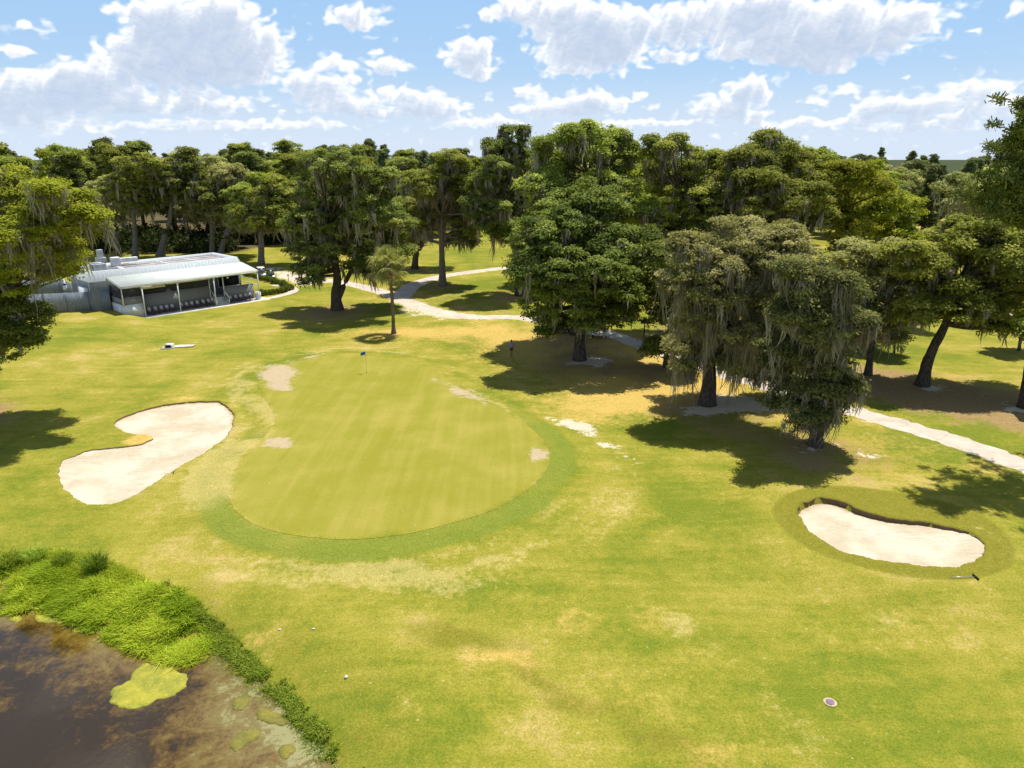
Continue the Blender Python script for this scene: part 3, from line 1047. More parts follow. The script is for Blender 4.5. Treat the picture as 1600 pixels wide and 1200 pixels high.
def scatter_poly(pts_px, n, z=0):
    P = smooth_closed(GP(pts_px, z), 4)
    lo, hi = P.min(0), P.max(0)
    q = lo + RNG.random((n * 4, 2)) * (hi - lo)
    q = q[sdf_poly(q[:, 0], q[:, 1], P) < 0][:n]
    return q


def build_pond_plants():
    def zed(q): return np.maximum(height(q[:, 0], q[:, 1]), WZ - .1)
    q = scatter_poly([(-60, 905), (0, 893), (60, 888), (120, 905), (180, 922), (240, 930), (290, 945), (325, 968), (330, 1000), (300, 1026), (255, 1020), (205, 1004), (160, 985), (110, 962), (60, 946), (0, 950), (-60, 952)], 7000, -.5)
    keep = fbm(q[:, 0] * 1.2, q[:, 1] * 1.2, 6, 4) > .42
    q = q[keep]
    C = np.column_stack([q, zed(q)])
    hh = .25 + .55 * fbm(q[:, 0] * .9, q[:, 1] * .9, 12, 3)
    hh = hh * (.2 + 1.0 * sstep(-.3, 1.1, fbm(q[:, 0] * 1.7, q[:, 1] * 1.7, 77, 3) * 2 - .6))
    V, v = blades(C, 20, hh * .62, .3, .02, 1.0)
    v = np.clip(v + np.tile(np.repeat((fbm(q[:, 0] * .45, q[:, 1] * .45, 21, 3) - .5) * 1.5, 20), 2), 0, 1)
    tag(link("pond_grass", quads_mesh("pond_grass", V, v, REED)), "bright lime green marsh grass crowding the pond edge", "grass", kind="stuff")
    # thin weed out towards the water
    q = scatter_poly([(255, 1020), (330, 1000), (365, 1000), (400, 1050), (450, 1100), (500, 1150), (530, 1200), (500, 1200), (455, 1140), (410, 1090), (370, 1060), (320, 1030)], 1500, -.8)
    keep = fbm(q[:, 0] * 1.1, q[:, 1] * 1.1, 16, 3) > .42
    q = q[keep]
    V, v = blades(np.column_stack([q, zed(q)]), 10, .16, .3, .014, .9)
    tag(link("water_weed", quads_mesh("water_weed", V, np.clip(v * .6, 0, 1), BANK)), "thin olive weed at the waterline below the bank plants", "grass", kind="stuff")
    # low dark plants along the top of the bank
    L = smooth_open(GP([(268, 918), (300, 950), (335, 972), (352, 998), (378, 1016), (402, 1040), (432, 1060), (460, 1092), (490, 1120), (515, 1150), (540, 1185), (570, 1220), (600, 1270)], -.25), 10)
    t = RNG.random(1500) ** .8 * (len(L) - 1)
    i = t.astype(int)
    q = L[i] + (L[np.minimum(i + 1, len(L) - 1)] - L[i]) * (t - i)[:, None] + RNG.normal(size=(1500, 2)) * .17
    keep = fbm(q[:, 0] * 1.1, q[:, 1] * 1.1, 31, 3) > .35
    q = q[keep]
    n = len(q)
    C = np.column_stack([q, height(q[:, 0], q[:, 1]) + .08])
    idx = np.repeat(np.arange(n), 55); N = len(idx)
    d = unit(RNG.normal(size=(N, 3))); d[:, 2] = np.abs(d[:, 2])
    P = C[idx] + d * (RNG.random(N) *RNG.random(N) ** .6 * .17)[:, None] * np.array([1, 1, .9])
    var = np.clip(.45 + .25 * RNG.normal(size=n)[idx] + .15 * RNG.normal(size=N), 0, 1)
    var = np.clip(var + np.repeat((fbm(q[:, 0] * .5, q[:, 1] * .5, 41, 2) - .5) * .8, 55), 0, 1)
    bv, bvar = blades(C[::2], 14, .2, .25, .012, .9)
    LC = leaf_cards(P, unit(d + RNG.normal(size=(N, 3)) * .6), RNG.uniform(.03, .06, N))
    tag(link("bank_plants", quads_mesh("bank_plants", np.concatenate([LC, bv]), np.concatenate([var, bvar]), BANK)), "low dark green plants lining the top of the pond bank", "plants", kind="stuff")
    # individual grass clumps
    for px, py, h, s, n, lab in ((152, 890, 1.0, .45, 420, "tall dark grass clump standing alone at the right end of the marsh edge"), (15, 884, .85, .5, 380, "dark grass clump at the far left of the marsh edge"), (55, 872, .55, .55, 320, "low grass clump left of centre on the marsh edge"), (100, 878, .5, .5, 300, "low grass clump next to the tall one on the marsh edge")):
        p = GH(px, py)
        V, v = blades(np.zeros((1, 3)), n, np.array([h]), s, .016, .55)
        o = link("grass_clump", quads_mesh("grass_clump", V, v * .8, BANK))
        o.location = p
        tag(o, lab, "grass clump", "grass clumps at the marsh edge")
    # rough tufts on the bank above the marsh
    q = scatter_poly([(-40, 868), (60, 862), (150, 872), (220, 905), (280, 935), (300, 960), (250, 935), (180, 915), (100, 900), (0, 888), (-40, 890)], 900, -.1)
    V, v = blades(np.column_stack([q, height(q[:, 0], q[:, 1])]), 14, .2, .3, .014, .8)
    tag(link("rough_grass", quads_mesh("rough_grass", V, np.clip(v * .9, 0, 1), REED)), "ragged short grass on the bank above the marsh", "grass", kind="stuff")


class MB:
    def __init__(s): s.V = []; s.F = []

    def box(s, x0, x1, y0, y1, z0, z1):
        n = len(s.V)
        s.V += [(x0, y0, z0), (x1, y0, z0), (x1, y1, z0), (x0, y1, z0), (x0, y0, z1), (x1, y0, z1), (x1, y1, z1), (x0, y1, z1)]
        s.F += [tuple(n + i for i in f) for f in ((3, 2, 1, 0), (4, 5, 6, 7), (0, 1, 5, 4), (1, 2, 6, 5), (2, 3, 7, 6), (3, 0, 4, 7))]
        return s

    def prism(s, pts, d):
        """polygon pts (3D) extruded by vector d"""
        n = len(s.V); k = len(pts)
        s.V += [tuple(p) for p in pts] + [tuple(np.asarray(p) + np.asarray(d)) for p in pts]
        s.F += [tuple(n + i for i in range(k))[::-1], tuple(n + k + i for i in range(k))]
        s.F += [(n + i, n + (i + 1) % k, n + k + (i + 1) % k, n + k + i) for i in range(k)]
        return s

    def bar(s, p, q, r, k=8):
        t = Tubes(); t.add([p, (np.asarray(p) + np.asarray(q)) / 2, q], [r, r, r], k)
        n = len(s.V)
        s.V += [tuple(x) for x in np.vstack(t.V)]
        s.F += [tuple(n + i for i in f) for f in t.F]
        return s

    def build(s, name, mat, parent=None, bevel=0.0):
        me = index_mesh(name, np.array(s.V, float), s.F, mat)
        if bevel:
            bm = bmesh.new(); bm.from_mesh(me)
            bmesh.ops.bevel(bm, geom=bm.edges[:], offset=bevel, segments=2, affect='EDGES', profile=.6)
            bm.to_mesh(me); bm.free()
        return link(name, me, None, parent)


def copy_tree(o, parent=None):
    c = o.copy(); COL.objects.link(c)
    if parent is not None: c.parent = parent
    for ch in list(o.children): copy_tree(ch, c)
    return c


WHITE = simple("white_paint", (.74, .75, .76), .5, .3, .1, 1.5)
WHITE_ROOF = simple("porch_roof_metal", (.56, .59, .54), .7, .2, .05, .5)
GREYP = simple("grey_siding", (.20, .22, .25), .7, .2, .12, 2, stretch=(6, 6, .4))
DARKP = simple("dark_grey_lattice", (.25, .255, .275), .8, .15, .2, 9)
FASCIA = simple("fascia_metal", (.44, .48, .50), .7, .2, .06, 2, stretch=(3, 3, .3))
ROOFM = simple("roof_membrane", (.30, .25, .24), .9, .1, .25, .5)
CONC = simple("concrete", (.66, .63, .58), .9, .15, .12, 1.2)
BLACK = simple("black_void", (.012, .012, .014), .5, .2, .1)
FENCEM = simple("fence_panel", (.23, .265, .31), .7, .2, .1, 1.2, stretch=(3, 3, .6))
METAL = simple("grey_metal", (.45, .47, .48), .4, .5, .12, 3, metal=.3)
CHAIRM = simple("chair_brown", (.095, .045, .04), .6, .3, .15, 8)
CHAIRW = simple("chair_pale_back", (.66, .62, .62), .6, .3, .12, 8)
TYRE = simple("tyre_rubber", (.015, .015, .016), .8, .2, .1, 10)
NAVY = simple("navy_paint", (.02, .03, .10), .3, .5, .1, 5)
CREAM = simple("cream_plastic", (.66, .60, .48), .5, .4, .08, 4)
CARTW = simple("cart_white", (.72, .74, .78), .35, .5, .06, 4)
SEATM = simple("cart_seat", (.05, .05, .055), .6, .3, .1, 6)
CLEARP = simple("windscreen_plastic", (.18, .21, .25), .15, .6, .1, 2)
STEEL = simple("steel", (.5, .5, .5), .35, .5, .08, 5, metal=.8)
WOOD = simple("weathered_wood", (.30, .22, .15), .85, .1, .2, 6)
SKIN = simple("skin", (.30, .17, .11), .6, .3, .06, 8)
SHIRT = simple("blue_shirt", (.26, .33, .52), .85, .1, .1, 10)
SHORTS = simple("dark_red_shorts", (.13, .055, .045), .85, .1, .12, 10)
SHOE = simple("dark_shoe", (.03, .03, .035), .7, .2, .1)
HAIR = simple("dark_cap", (.03, .025, .022), .8, .15, .1)
FLAGB = simple("flag_blue", (.04, .11, .38), .7, .2, .1, 5)
FLAGW = simple("flag_white", (.75, .76, .78), .7, .2, .05, 5)
MAUVE = simple("valve_lid", (.22, .15, .21), .8, .2, .15, 8)
TANP = simple("valve_ring", (.46, .37, .22), .9, .1, .15, 8)
SHRUBM = leafmat("shrub_leaf", (.06, .085, .012), (.14, .17, .02), (.26, .28, .05), .3, .3)


def build_clubhouse():
    e = empty("clubhouse", (BO[0], BO[1], 0), math.atan2(BU[1], BU[0]), "long single storey clubhouse with flat roof, pale sloped fascia and a screened front porch", "clubhouse")
    A0, A1 = -7.5, 12.3
    # main block
    m = MB(); m.box(-9.4, 11.9, 4.8, 13.0, 0, 5.55)
    w = m.build("wall", GREYP, e)
    MB().box(-8.5, 11.4, 5.6, 12.4, 5.5, 5.78).build("flat_roof", ROOFM, e)
    # mansard fascia, four mitred sides leaning inwards
    lo = [(-9.75, 4.45), (12.25, 4.45), (12.25, 13.35), (-9.75, 13.35)]
    hi = [(-9.3, 5.0), (11.8, 5.0), (11.8, 12.9), (-9.3, 12.9)]
    inn = [(-8.6, 5.6), (11.2, 5.6), (11.2, 12.3), (-8.6, 12.3)]
    V = [(x, y, 4.85) for x, y in lo] + [(x, y, 6.15) for x, y in hi] + [(x, y, 6.15) for x, y in inn] + [(x, y, 5.6) for x, y in inn]
    Fq = [(r * 4 + i, r * 4 + (i + 1) % 4, (r + 1) * 4 + (i + 1) % 4, (r + 1) * 4 + i) for r in range(3) for i in range(4)]
    fa = link("fascia", index_mesh("fascia", np.array(V, float), Fq, FASCIA), None, e)
    r = MB()
    for i in range(42):
        t = i / 41
        x0 = -9.6 + t * 21.7
        x1 = -9.2 + t * 20.9
        r.bar((x0, 4.45, 4.9), (x1, 4.97, 6.1), .010, 4)
    r.build("fascia_rib", FASCIA, fa)
    # roof seams, duct and machines
    m = MB()
    for b in (7.0, 9.2, 11.0): m.box(-8.0, 11.0, b, b + .18, 5.78, 5.86)
    m.box(2.2, 2.4, 5.7, 12.2, 5.78, 5.88)
    m.build("roof_seam", WHITE, e)
    m = MB(); m.box(-8.2, -6.6, 6.5, 8.2, 5.78, 6.9).box(-7.9, -6.9, 6.7, 7.9, 6.9, 7.05)
    u = m.build("roof_unit", METAL, e, .03)
    g = MB()
    for i in range(6): g.box(-8.22, -8.2, 6.6 + i * .25, 6.75 + i * .25, 5.95, 6.75)
    g.build("grille", DARKP, u)
    m = MB(); m.box(-6.0, -5.1, 11.0, 11.9, 5.78, 6.5).box(-6.15, -4.95, 10.9, 12.0, 6.5, 7.2).box(-5.9, -5.2, 11.1, 11.8, 7.2, 8.3)
    m.build("vent_stack", METAL, e, .03)
    m = MB(); m.box(-4.4, -3.3, 10.4, 11.4, 5.78, 7.1).box(-3.3, -.8, 10.6, 11.2, 6.3, 6.9)
    m.build("roof_unit", WHITE, e, .03)
    m = MB(); m.box(-4.6, -4.2, 6.0, 9.0, 5.78, 6.0); m.build("roof_curb", WHITE, e)
    # porch roof: a single pale slope
    MB().prism([(A0, -.25, 4.42), (A1, -.25, 4.42), (A1, 4.75, 5.22), (A0, 4.75, 5.22)], (0, 0, .10)).build("porch_roof", WHITE_ROOF, e)
    m = MB(); m.box(A0 + .02, A1 - .02, -.16, -.02, 4.2, 4.415)
    m.build("porch_beam", WHITE, e)
    for s in (A0 + .03, A1 - .15):
        MB().prism([(s, -.02, 4.2), (s, 4.7, 4.96), (s, 4.7, 5.16), (s, -.02, 4.41)], (.12, 0, 0)).build("porch_beam", WHITE, e)
    # deck and skirting
    MB().box(A0 + .15, A1 - .2, 1.55, 4.78, 0, 1.0).build("deck", GREYP, e)
    m = MB(); m.box(A0 + .1, -4.9, .1, 1.5, 0, 1.95)
    m.box(A0 + .04, A0 + .14, .1, 4.7, 0, 1.95)
    m.build("skirting", WHITE, e)
    # half walls with dark lattice: left end, front runs, right end
    m = MB(); m.box(A0 + .16, -4.88, .14, .22, 1.95, 2.9).box(A0 + .16, A0 + .24, .25, 4.7, 1.95, 2.75)
    m.box(-4.85, 5.15, 1.45, 1.53, .25, 2.75)
    m.box(7.4, A1 - .2, 1.45, 1.53, .25, 2.3)
    m.build("lattice_wall", DARKP, e)
    m = MB()
    m.box(A0 + .14, -4.86, .10, .26, 2.9, 2.97).box(-4.85, 5.15, 1.41, 1.57, 2.75, 2.82).box(7.4, A1 - .2, 1.41, 1.57, 2.3, 2.37)
    m.build("handrail", GREYP, e)
    # dark insect screens above
    scr, nt = newmat("insect_screen"); N = NT(nt)
    ms = N.n("ShaderNodeMixShader"); ms.inputs[0].default_value = .62
    tr = N.n("ShaderNodeBsdfTransparent"); N.l(tr.outputs[0], ms.inputs[1])
    N.l(N.bsdf((.06, .065, .075), .7, .2).outputs[0], ms.inputs[2]); N.out(ms.outputs[0])
    MB().box(A0 + .19, A0 + .21, .25, 4.7, 2.75, 4.2).build("insect_screen", scr, e)
    MB().box(-4.8, 5.1, 1.48, 1.5, 2.82, 4.55).build("insect_screen", scr, e)
    MB().box(A0 + .3, -4.9, .17, .19, 2.97, 4.2).build("insect_screen", scr, e)
    # rolled plastic blinds hanging under the beam
    m = MB(); m.box(A0 + .4, -1.5, .4, .46, 3.75, 4.2).box(-1.3, 5.0, .4, .46, 4.0, 4.2)
    m.build("roller_blind", CREAM, e)
    # dark back wall, openings
    for a0, a1 in ((-6.8, -3.4), (-3.0, .4), (.8, 4.4), (8.2, 11.5)):
        f = MB().box(a0, a1, 4.72, 4.79, 1.9, 3.9).build("window", BLACK, e)
        t = MB()
        t.box(a0 - .08, a0, 4.68, 4.79, 1.82, 3.98).box(a1, a1 + .08, 4.68, 4.79, 1.82, 3.98).box(a0, a1, 4.68, 4.79, 3.9, 3.98).box(a0, a1, 4.68, 4.79, 1.82, 1.9)
        t.build("frame", WHITE, f)
    d = MB().box(5.6, 6.9, 4.70, 4.79, 1.0, 3.6).build("door", DARKP, e)
    MB().box(6.7, 6.78, 4.62, 4.70, 2.0, 2.2).build("handle", STEEL, d)
    # posts
    for a, b0, z0 in ((A0 + .1, .05, 1.95), (-4.85, -.1, 0), (-.05, -.1, 0), (5.2, -.1, 0), (7.3, 1.4, .2), (A1 - .2, -.1, 0)):
        MB().box(a - .065, a + .065, b0 - .065, b0 + .065, z0, 4.2 if b0 < 1 else 4.5).build("porch_post", WHITE, e)
    for a in (5.2,): MB().box(a - .05, a + .05, 1.38, 1.48, .2, 4.5).build("porch_post", WHITE, e)
    # steps with white handrails
    m = MB()
    for i in range(5): m.box(5.45, 7.15, 1.5 - (5 - i) * .3, 1.54, i * .2, (i + 1) * .2 - .004)
    m.build("steps", CONC, e)
    for a in (5.36, 7.24):
        m = MB(); m.prism([(a - .06, -.05, .95), (a - .06, 1.45, 2.0), (a - .06, 1.45, 2.2), (a - .06, -.05, 1.15)], (.12, 0, 0))
        m.box(a - .05, a + .05, -.12, -.02, .1, 1.15)
        m.prism([(a - .05, -.02, .1), (a - .05, 1.4, .98), (a - .05, 1.4, 1.25), (a - .05, -.02, .35)], (.10, 0, 0))
        m.build("stair_rail", WHITE, e)
    # right hand open rail
    m = MB(); m.box(A1 - .26, A1 - .16, .1, 4.7, 2.3, 2.38).box(A1 - .26, A1 - .16, .1, 4.7, 3.0, 3.06)
    m.build("handrail", WHITE, e)
    MB().box(A1 - .6, A1 + .05, -.1, .55, 0, 1.2).build("corner_pier", WHITE, e)
    # light fittings under the beam
    for a in (-.05, 5.2, 7.3):
        MB().box(a - .1, a + .1, -.32, -.17, 3.9, 4.1).build("porch_light", CREAM, e, .03)
    # left-hand service yard details
    m = MB(); m.box(-9.9, -9.42, 6.0, 9.0, 0, 3.9); m.build("service_cabinet", WHITE, e)
    for b in (5.6, 10.0): MB().box(-9.5, -9.42, b, b + .12, .2, 5.4).build("downpipe", WHITE, e)
    # concrete slab in front
    z = .06
    Q = [bxy(-5.6, -1.0), bxy(13.4, -1.0), bxy(13.4, 1.6), bxy(-5.6, 1.6)]
    V = [(x, y, -.2) for x, y in Q] + [(x, y, z) for x, y in Q]
    o = link("pavement", index_mesh("pavement", np.array(V), [(4, 5, 6, 7), (0, 1, 5, 4), (1, 2, 6, 5), (2, 3, 7, 6), (3, 0, 4, 7)], CONC))
    tag(o, "pale concrete strip along the front of the clubhouse porch", "pavement", kind="structure")
    P = smooth_open([bxy(13.2, -.3), bxy(15.5, .2), bxy(18.5, 1.6), bxy(20.5, 4.0), bxy(21.2, 7.0), bxy(20.2, 10.0)], 6)
    T = unit(np.gradient(P, axis=0)); nr = np.stack([-T[:, 1], T[:, 0]], 1)
    V = np.vstack([np.column_stack([P + nr * k, height((P + nr * k)[:, 0], (P + nr * k)[:, 1]) + .05]) for k in (-.75, .75)])
    m = len(P)
    o = link("footpath", index_mesh("footpath", V, np.array([(i, i + 1, m + i + 1, m + i) for i in range(m - 1)]), PATHM))
    tag(o, "curving concrete footpath from the porch to the cart park", "path", kind="structure")


def build_fences():
    def run(pts, h, label):
        c = pts[0]
        e = empty("privacy_fence", (c[0], c[1], H1(*c)), 0, label, "fence")
        z0 = H1(*c)
        for i in range(len(pts) - 1):
            p, q = np.array(pts[i]), np.array(pts[i + 1])
            L = np.linalg.norm(q - p); u = (q - p) / L; n = max(1, int(L / 2.4))
            v = np.array([-u[1], u[0]])
            m = MB()
            k = int(L / .16)
            for j in range(k):
                a, b = p + u * (L * j / k), p + u * (L * (j + .93) / k)
                za = H1(*a) - z0
                off = v * (.012 if j % 2 else -.012)
                hh = h + .015 * random.random()
                m.prism([(*(a + off - v * .015 - c), za - .15), (*(b + off - v * .015 - c), za - .15), (*(b + off + v * .015 - c), za - .15), (*(a + off + v * .015 - c), za - .15)], (0, 0, hh + .15))
            m.build("fence_panel", FENCEM, e)
            for j in range(n + 1):
                a = p + u * (L * j / n) + v * .09
                za = H1(*a) - z0
                MB().box(a[0] - c[0] - .05, a[0] - c[0] + .05, a[1] - c[1] - .05, a[1] - c[1] + .05, za - .2, za + h + .08).build("post", GREYP, e)
    p0 = bxy(-7.6, 4.2); pl = GH(72, 489); p1 = np.array([pl.x, pl.y]); p2 = p0 + (p1 - p0) * 2.3
    run([p0, p1, p2], 2.6, "tall blue grey privacy fence running from the clubhouse porch towards the mossy oak")
    a, b = GH(98, 462), GH(30, 466)
    run([np.array([b.x, b.y]), np.array([a.x, a.y]), np.array([a.x, a.y]) + (bxy(-9.5, 8) - np.array([a.x, a.y])) * .5], 2.6, "blue grey fence at the back of the clubhouse service yard")
    # picnic table in the yard
    c = (np.array([a.x, a.y]) * .55 + p0 * .45)
    e = empty("picnic_table", (c[0], c[1], H1(*c)), .5, "pale picnic table behind the privacy fence", "picnic table", scale=1.25)
    MB().box(-.9, .9, -.38, .38, .74, .79).build("table_top", CREAM, e)
    for s in (-1, 1):
        MB().box(-.9, .9, s * .72 - .13, s * .72 + .13, .43, .47).build("bench", CREAM, e)
        m = MB(); m.bar((s * .6, -.75, 0), (s * .6, .3, .74), .045).bar((s * .6, .75, 0), (s * .6, -.3, .74), .045).bar((s * .6, -.75, .4), (s * .6, .75, .4), .04)
        m.build("leg", CREAM, e)
    # folded parasol beside it
    c2 = c + BV * 1.9 - BU * 1.5
    e = empty("folded_parasol", (c2[0], c2[1], H1(*c2)), 0, "folded white and blue parasol standing in the service yard", "parasol")
    MB().bar((0, 0, 0), (0, 0, 3.2), .03).build("pole", METAL, e)
    t = Tubes(); t.add([(0, 0, 1.7), (0, 0, 2.0), (0, 0, 2.6), (0, 0, 3.3)], [.28, .24, .16, .03], 10, True, .12)
    link("canopy", t.mesh("canopy", WHITE), None, e)
    t = Tubes(); t.add([(0, 0, 2.35), (0, 0, 2.45), (0, 0, 2.6)], [.22, .23, .2], 10, True, .05)
    link("tie_band", t.mesh("tie_band", NAVY), None, e)
    MB().box(-.3, .3, -.3, .3, 0, .12).build("base", CONC, e, .03)
    # low white shed glimpsed through the moss at the left edge
    c = G(8, 462)
    e = empty("garden_shed", (c[0], c[1], 0), .6, "low white shed glimpsed through the hanging moss at the left edge", "shed")
    MB().box(-2.2, 2.2, -1.5, 1.5, 0, 2.2).build("wall", WHITE, e)
    MB().prism([(-2.4, -1.7, 2.2), (-2.4, 1.7, 2.2), (-2.4, 0, 3.0)], (4.8, 0, 0)).build("roof", FASCIA, e)
    MB().box(.4, 1.3, -1.56, -1.49, 0, 1.9).build("door", GREYP, e)


def build_chairs():
    e = empty("patio_chair", (0, 0, 0), 0, "x", "chair", "chairs lined up along the clubhouse porch", (.8, .95, .95))
    # facing -y (outwards)
    m = MB()
    for i in range(5): m.box(-.27 + i * .11, -.27 + i * .11 + .09, -.28, .26, .40, .43)
    m.build("seat", CHAIRM, e)
    m = MB()
    for i in range(5): m.prism([(-.27 + i * .11, .24, .42), (-.18 + i * .11, .24, .42), (-.18 + i * .11, .44, 1.08 - .03 * abs(i - 2)), (-.27 + i * .11, .44, 1.08 - .03 * abs(i - 2))], (0, .025, .01))
    m.build("backrest", CHAIRW, e)
    for s in (-1, 1):
        m = MB(); m.box(s * .36 - .06, s * .36 + .06, -.36, .36, .60, .63); m.build("armrest", CHAIRM, e)
        for y in (-.3, .28):
            m = MB(); m.box(s * .33 - .03, s * .33 + .03, y - .035, y + .035, 0, .60); m.build("leg", CHAIRM, e)
    left = [-3.95, -3.1, -2.3, -1.5, -.72, .55, 1.3, 2.05, 2.9, 3.7, 4.55]
    right = [7.95, 8.8, 9.6, 10.4, 11.1]
    ordn = ["first", "second", "third", "fourth", "fifth", "sixth", "seventh", "eighth", "ninth", "tenth", "eleventh"]
    first = True
    for i, a in enumerate(left + right):
        o = e if first else copy_tree(e)
        first = False
        p = bxy(a, .55)
        o.location = (p[0], p[1], .06)
        o.rotation_euler = (0, 0, math.atan2(BU[1], BU[0]) + random.uniform(-.12, .12))
        if i < len(left): o["label"] = ordn[len(left) - 1 - i] + " brown slatted chair leftward from the porch steps"
        else: o["label"] = ordn[i - len(left)] + " brown slatted chair rightward from the porch steps"
    return


def make_cart(paint, roofm, label):
    e = empty("golf_cart", (0, 0, 0), 0, label, "golf cart", "golf carts parked on the course")
    # body faces +x
    m = MB()
    m.prism([(-1.15, -.58, .32), (1.15, -.58, .32), (1.2, -.58, .62), (.95, -.58, .82), (.55, -.58, .86), (.45, -.58, .40), (-.30, -.58, .40), (-.32, -.58, .72), (-1.1, -.58, .82), (-1.2, -.58, .6)], (0, 1.16, 0))
    m.build("body", paint, e, .03)
    m = MB(); m.box(-.55, .0, -.52, .52, .72, .84); m.build("seat", SEATM, e, .03)
    m = MB(); m.prism([(-.55, -.52, .84), (-.48, -.52, .84), (-.62, -.52, 1.3), (-.70, -.52, 1.3)], (0, 1.04, 0)); m.build("backrest", SEATM, e, .02)
    MB().box(-1.0, .9, -.60, .60, 1.82, 1.88).build("canopy", roofm, e, .025)
    for x0, x1 in ((.88, .72), (-.78, -.86)):
        for s in (-1, 1):
            MB().bar((x0, s * .54, .78), (x1, s * .56, 1.82), .022).build("strut", SEATM, e)
    MB().prism([(.86, -.52, .9), (.86, .52, .9), (.74, .52, 1.78), (.74, -.52, 1.78)], (.015, 0, .003)).build("windscreen", CLEARP, e)
    m = MB(); m.bar((.5, .28, .84), (.32, .28, 1.12), .02); m.bar((.32, .12, 1.12), (.32, .44, 1.12), .018); m.build("steering_wheel", SEATM, e)
    m = MB(); m.prism([(-1.15, -.4, .78), (-.85, -.4, .84), (-.95, -.4, 1.5), (-1.2, -.4, 1.45)], (0, .8, 0)); m.build("golf_bag", SEATM, e, .03)
    for s in (-1, 1):
        MB().box(1.17, 1.21, s * .4 - .09, s * .4 + .09, .58, .68).build("headlight", FLAGW, e)
    for x in (-.78, .8):
        for s in (-1, 1):
            t = Tubes(); t.add([(x, s * .50, .23), (x, s * .53, .23), (x, s * .60, .23), (x, s * .63, .23)], [.20, .23, .23, .20], 18)
            w = link("wheel", t.mesh("tyre", TYRE), None, e)
            t = Tubes(); t.add([(x, s * .60, .23), (x, s * .635, .23)], [.12, .12], 14)
            link("rim", t.mesh("rim", METAL), None, w)
    return e


def place(o, px, py, yaw):
    o.location = GH(px, py, .03); o.rotation_euler = (0, 0, yaw)


def build_carts():
    place(make_cart(NAVY, SEATM, "dark navy golf cart with black roof parked at the clubhouse corner"), 423, 437, -1.1)
    place(make_cart(CARTW, CREAM, "pale golf cart with cream roof parked closest to the porch"), 409, 434, -1.1)
    place(make_cart(CARTW, CREAM, "white golf cart in the sun just right of the big oak trunk"), 935, 527, -.35)
    place(make_cart(SEATM, SEATM, "black golf cart in deep shade left of the big oak trunk"), 878, 519, 2.9)


def skin_obj(name, verts, edges, mat, parent, sub=2, root=0):
    me = bpy.data.meshes.new(name + "_base")
    me.from_pydata([v[0] for v in verts], edges, [])
    o = bpy.data.objects.new(name + "_tmp", me)
    COL.objects.link(o)
    md = o.modifiers.new("skin", 'SKIN'); md.use_smooth_shade = True
    sv = me.skin_vertices[0].data
    for i, v in enumerate(verts):
        r = v[1]
        sv[i].radius = r if hasattr(r, "__len__") else (r, r)
        sv[i].use_root = (i == root)
    s = o.modifiers.new("sub", 'SUBSURF'); s.levels = sub; s.render_levels = sub
    dg = bpy.context.evaluated_depsgraph_get()
    ev = bpy.data.meshes.new_from_object(o.evaluated_get(dg))
    bpy.data.objects.remove(o)
    ev.materials.clear()
    return link(name, ev, mat, parent)


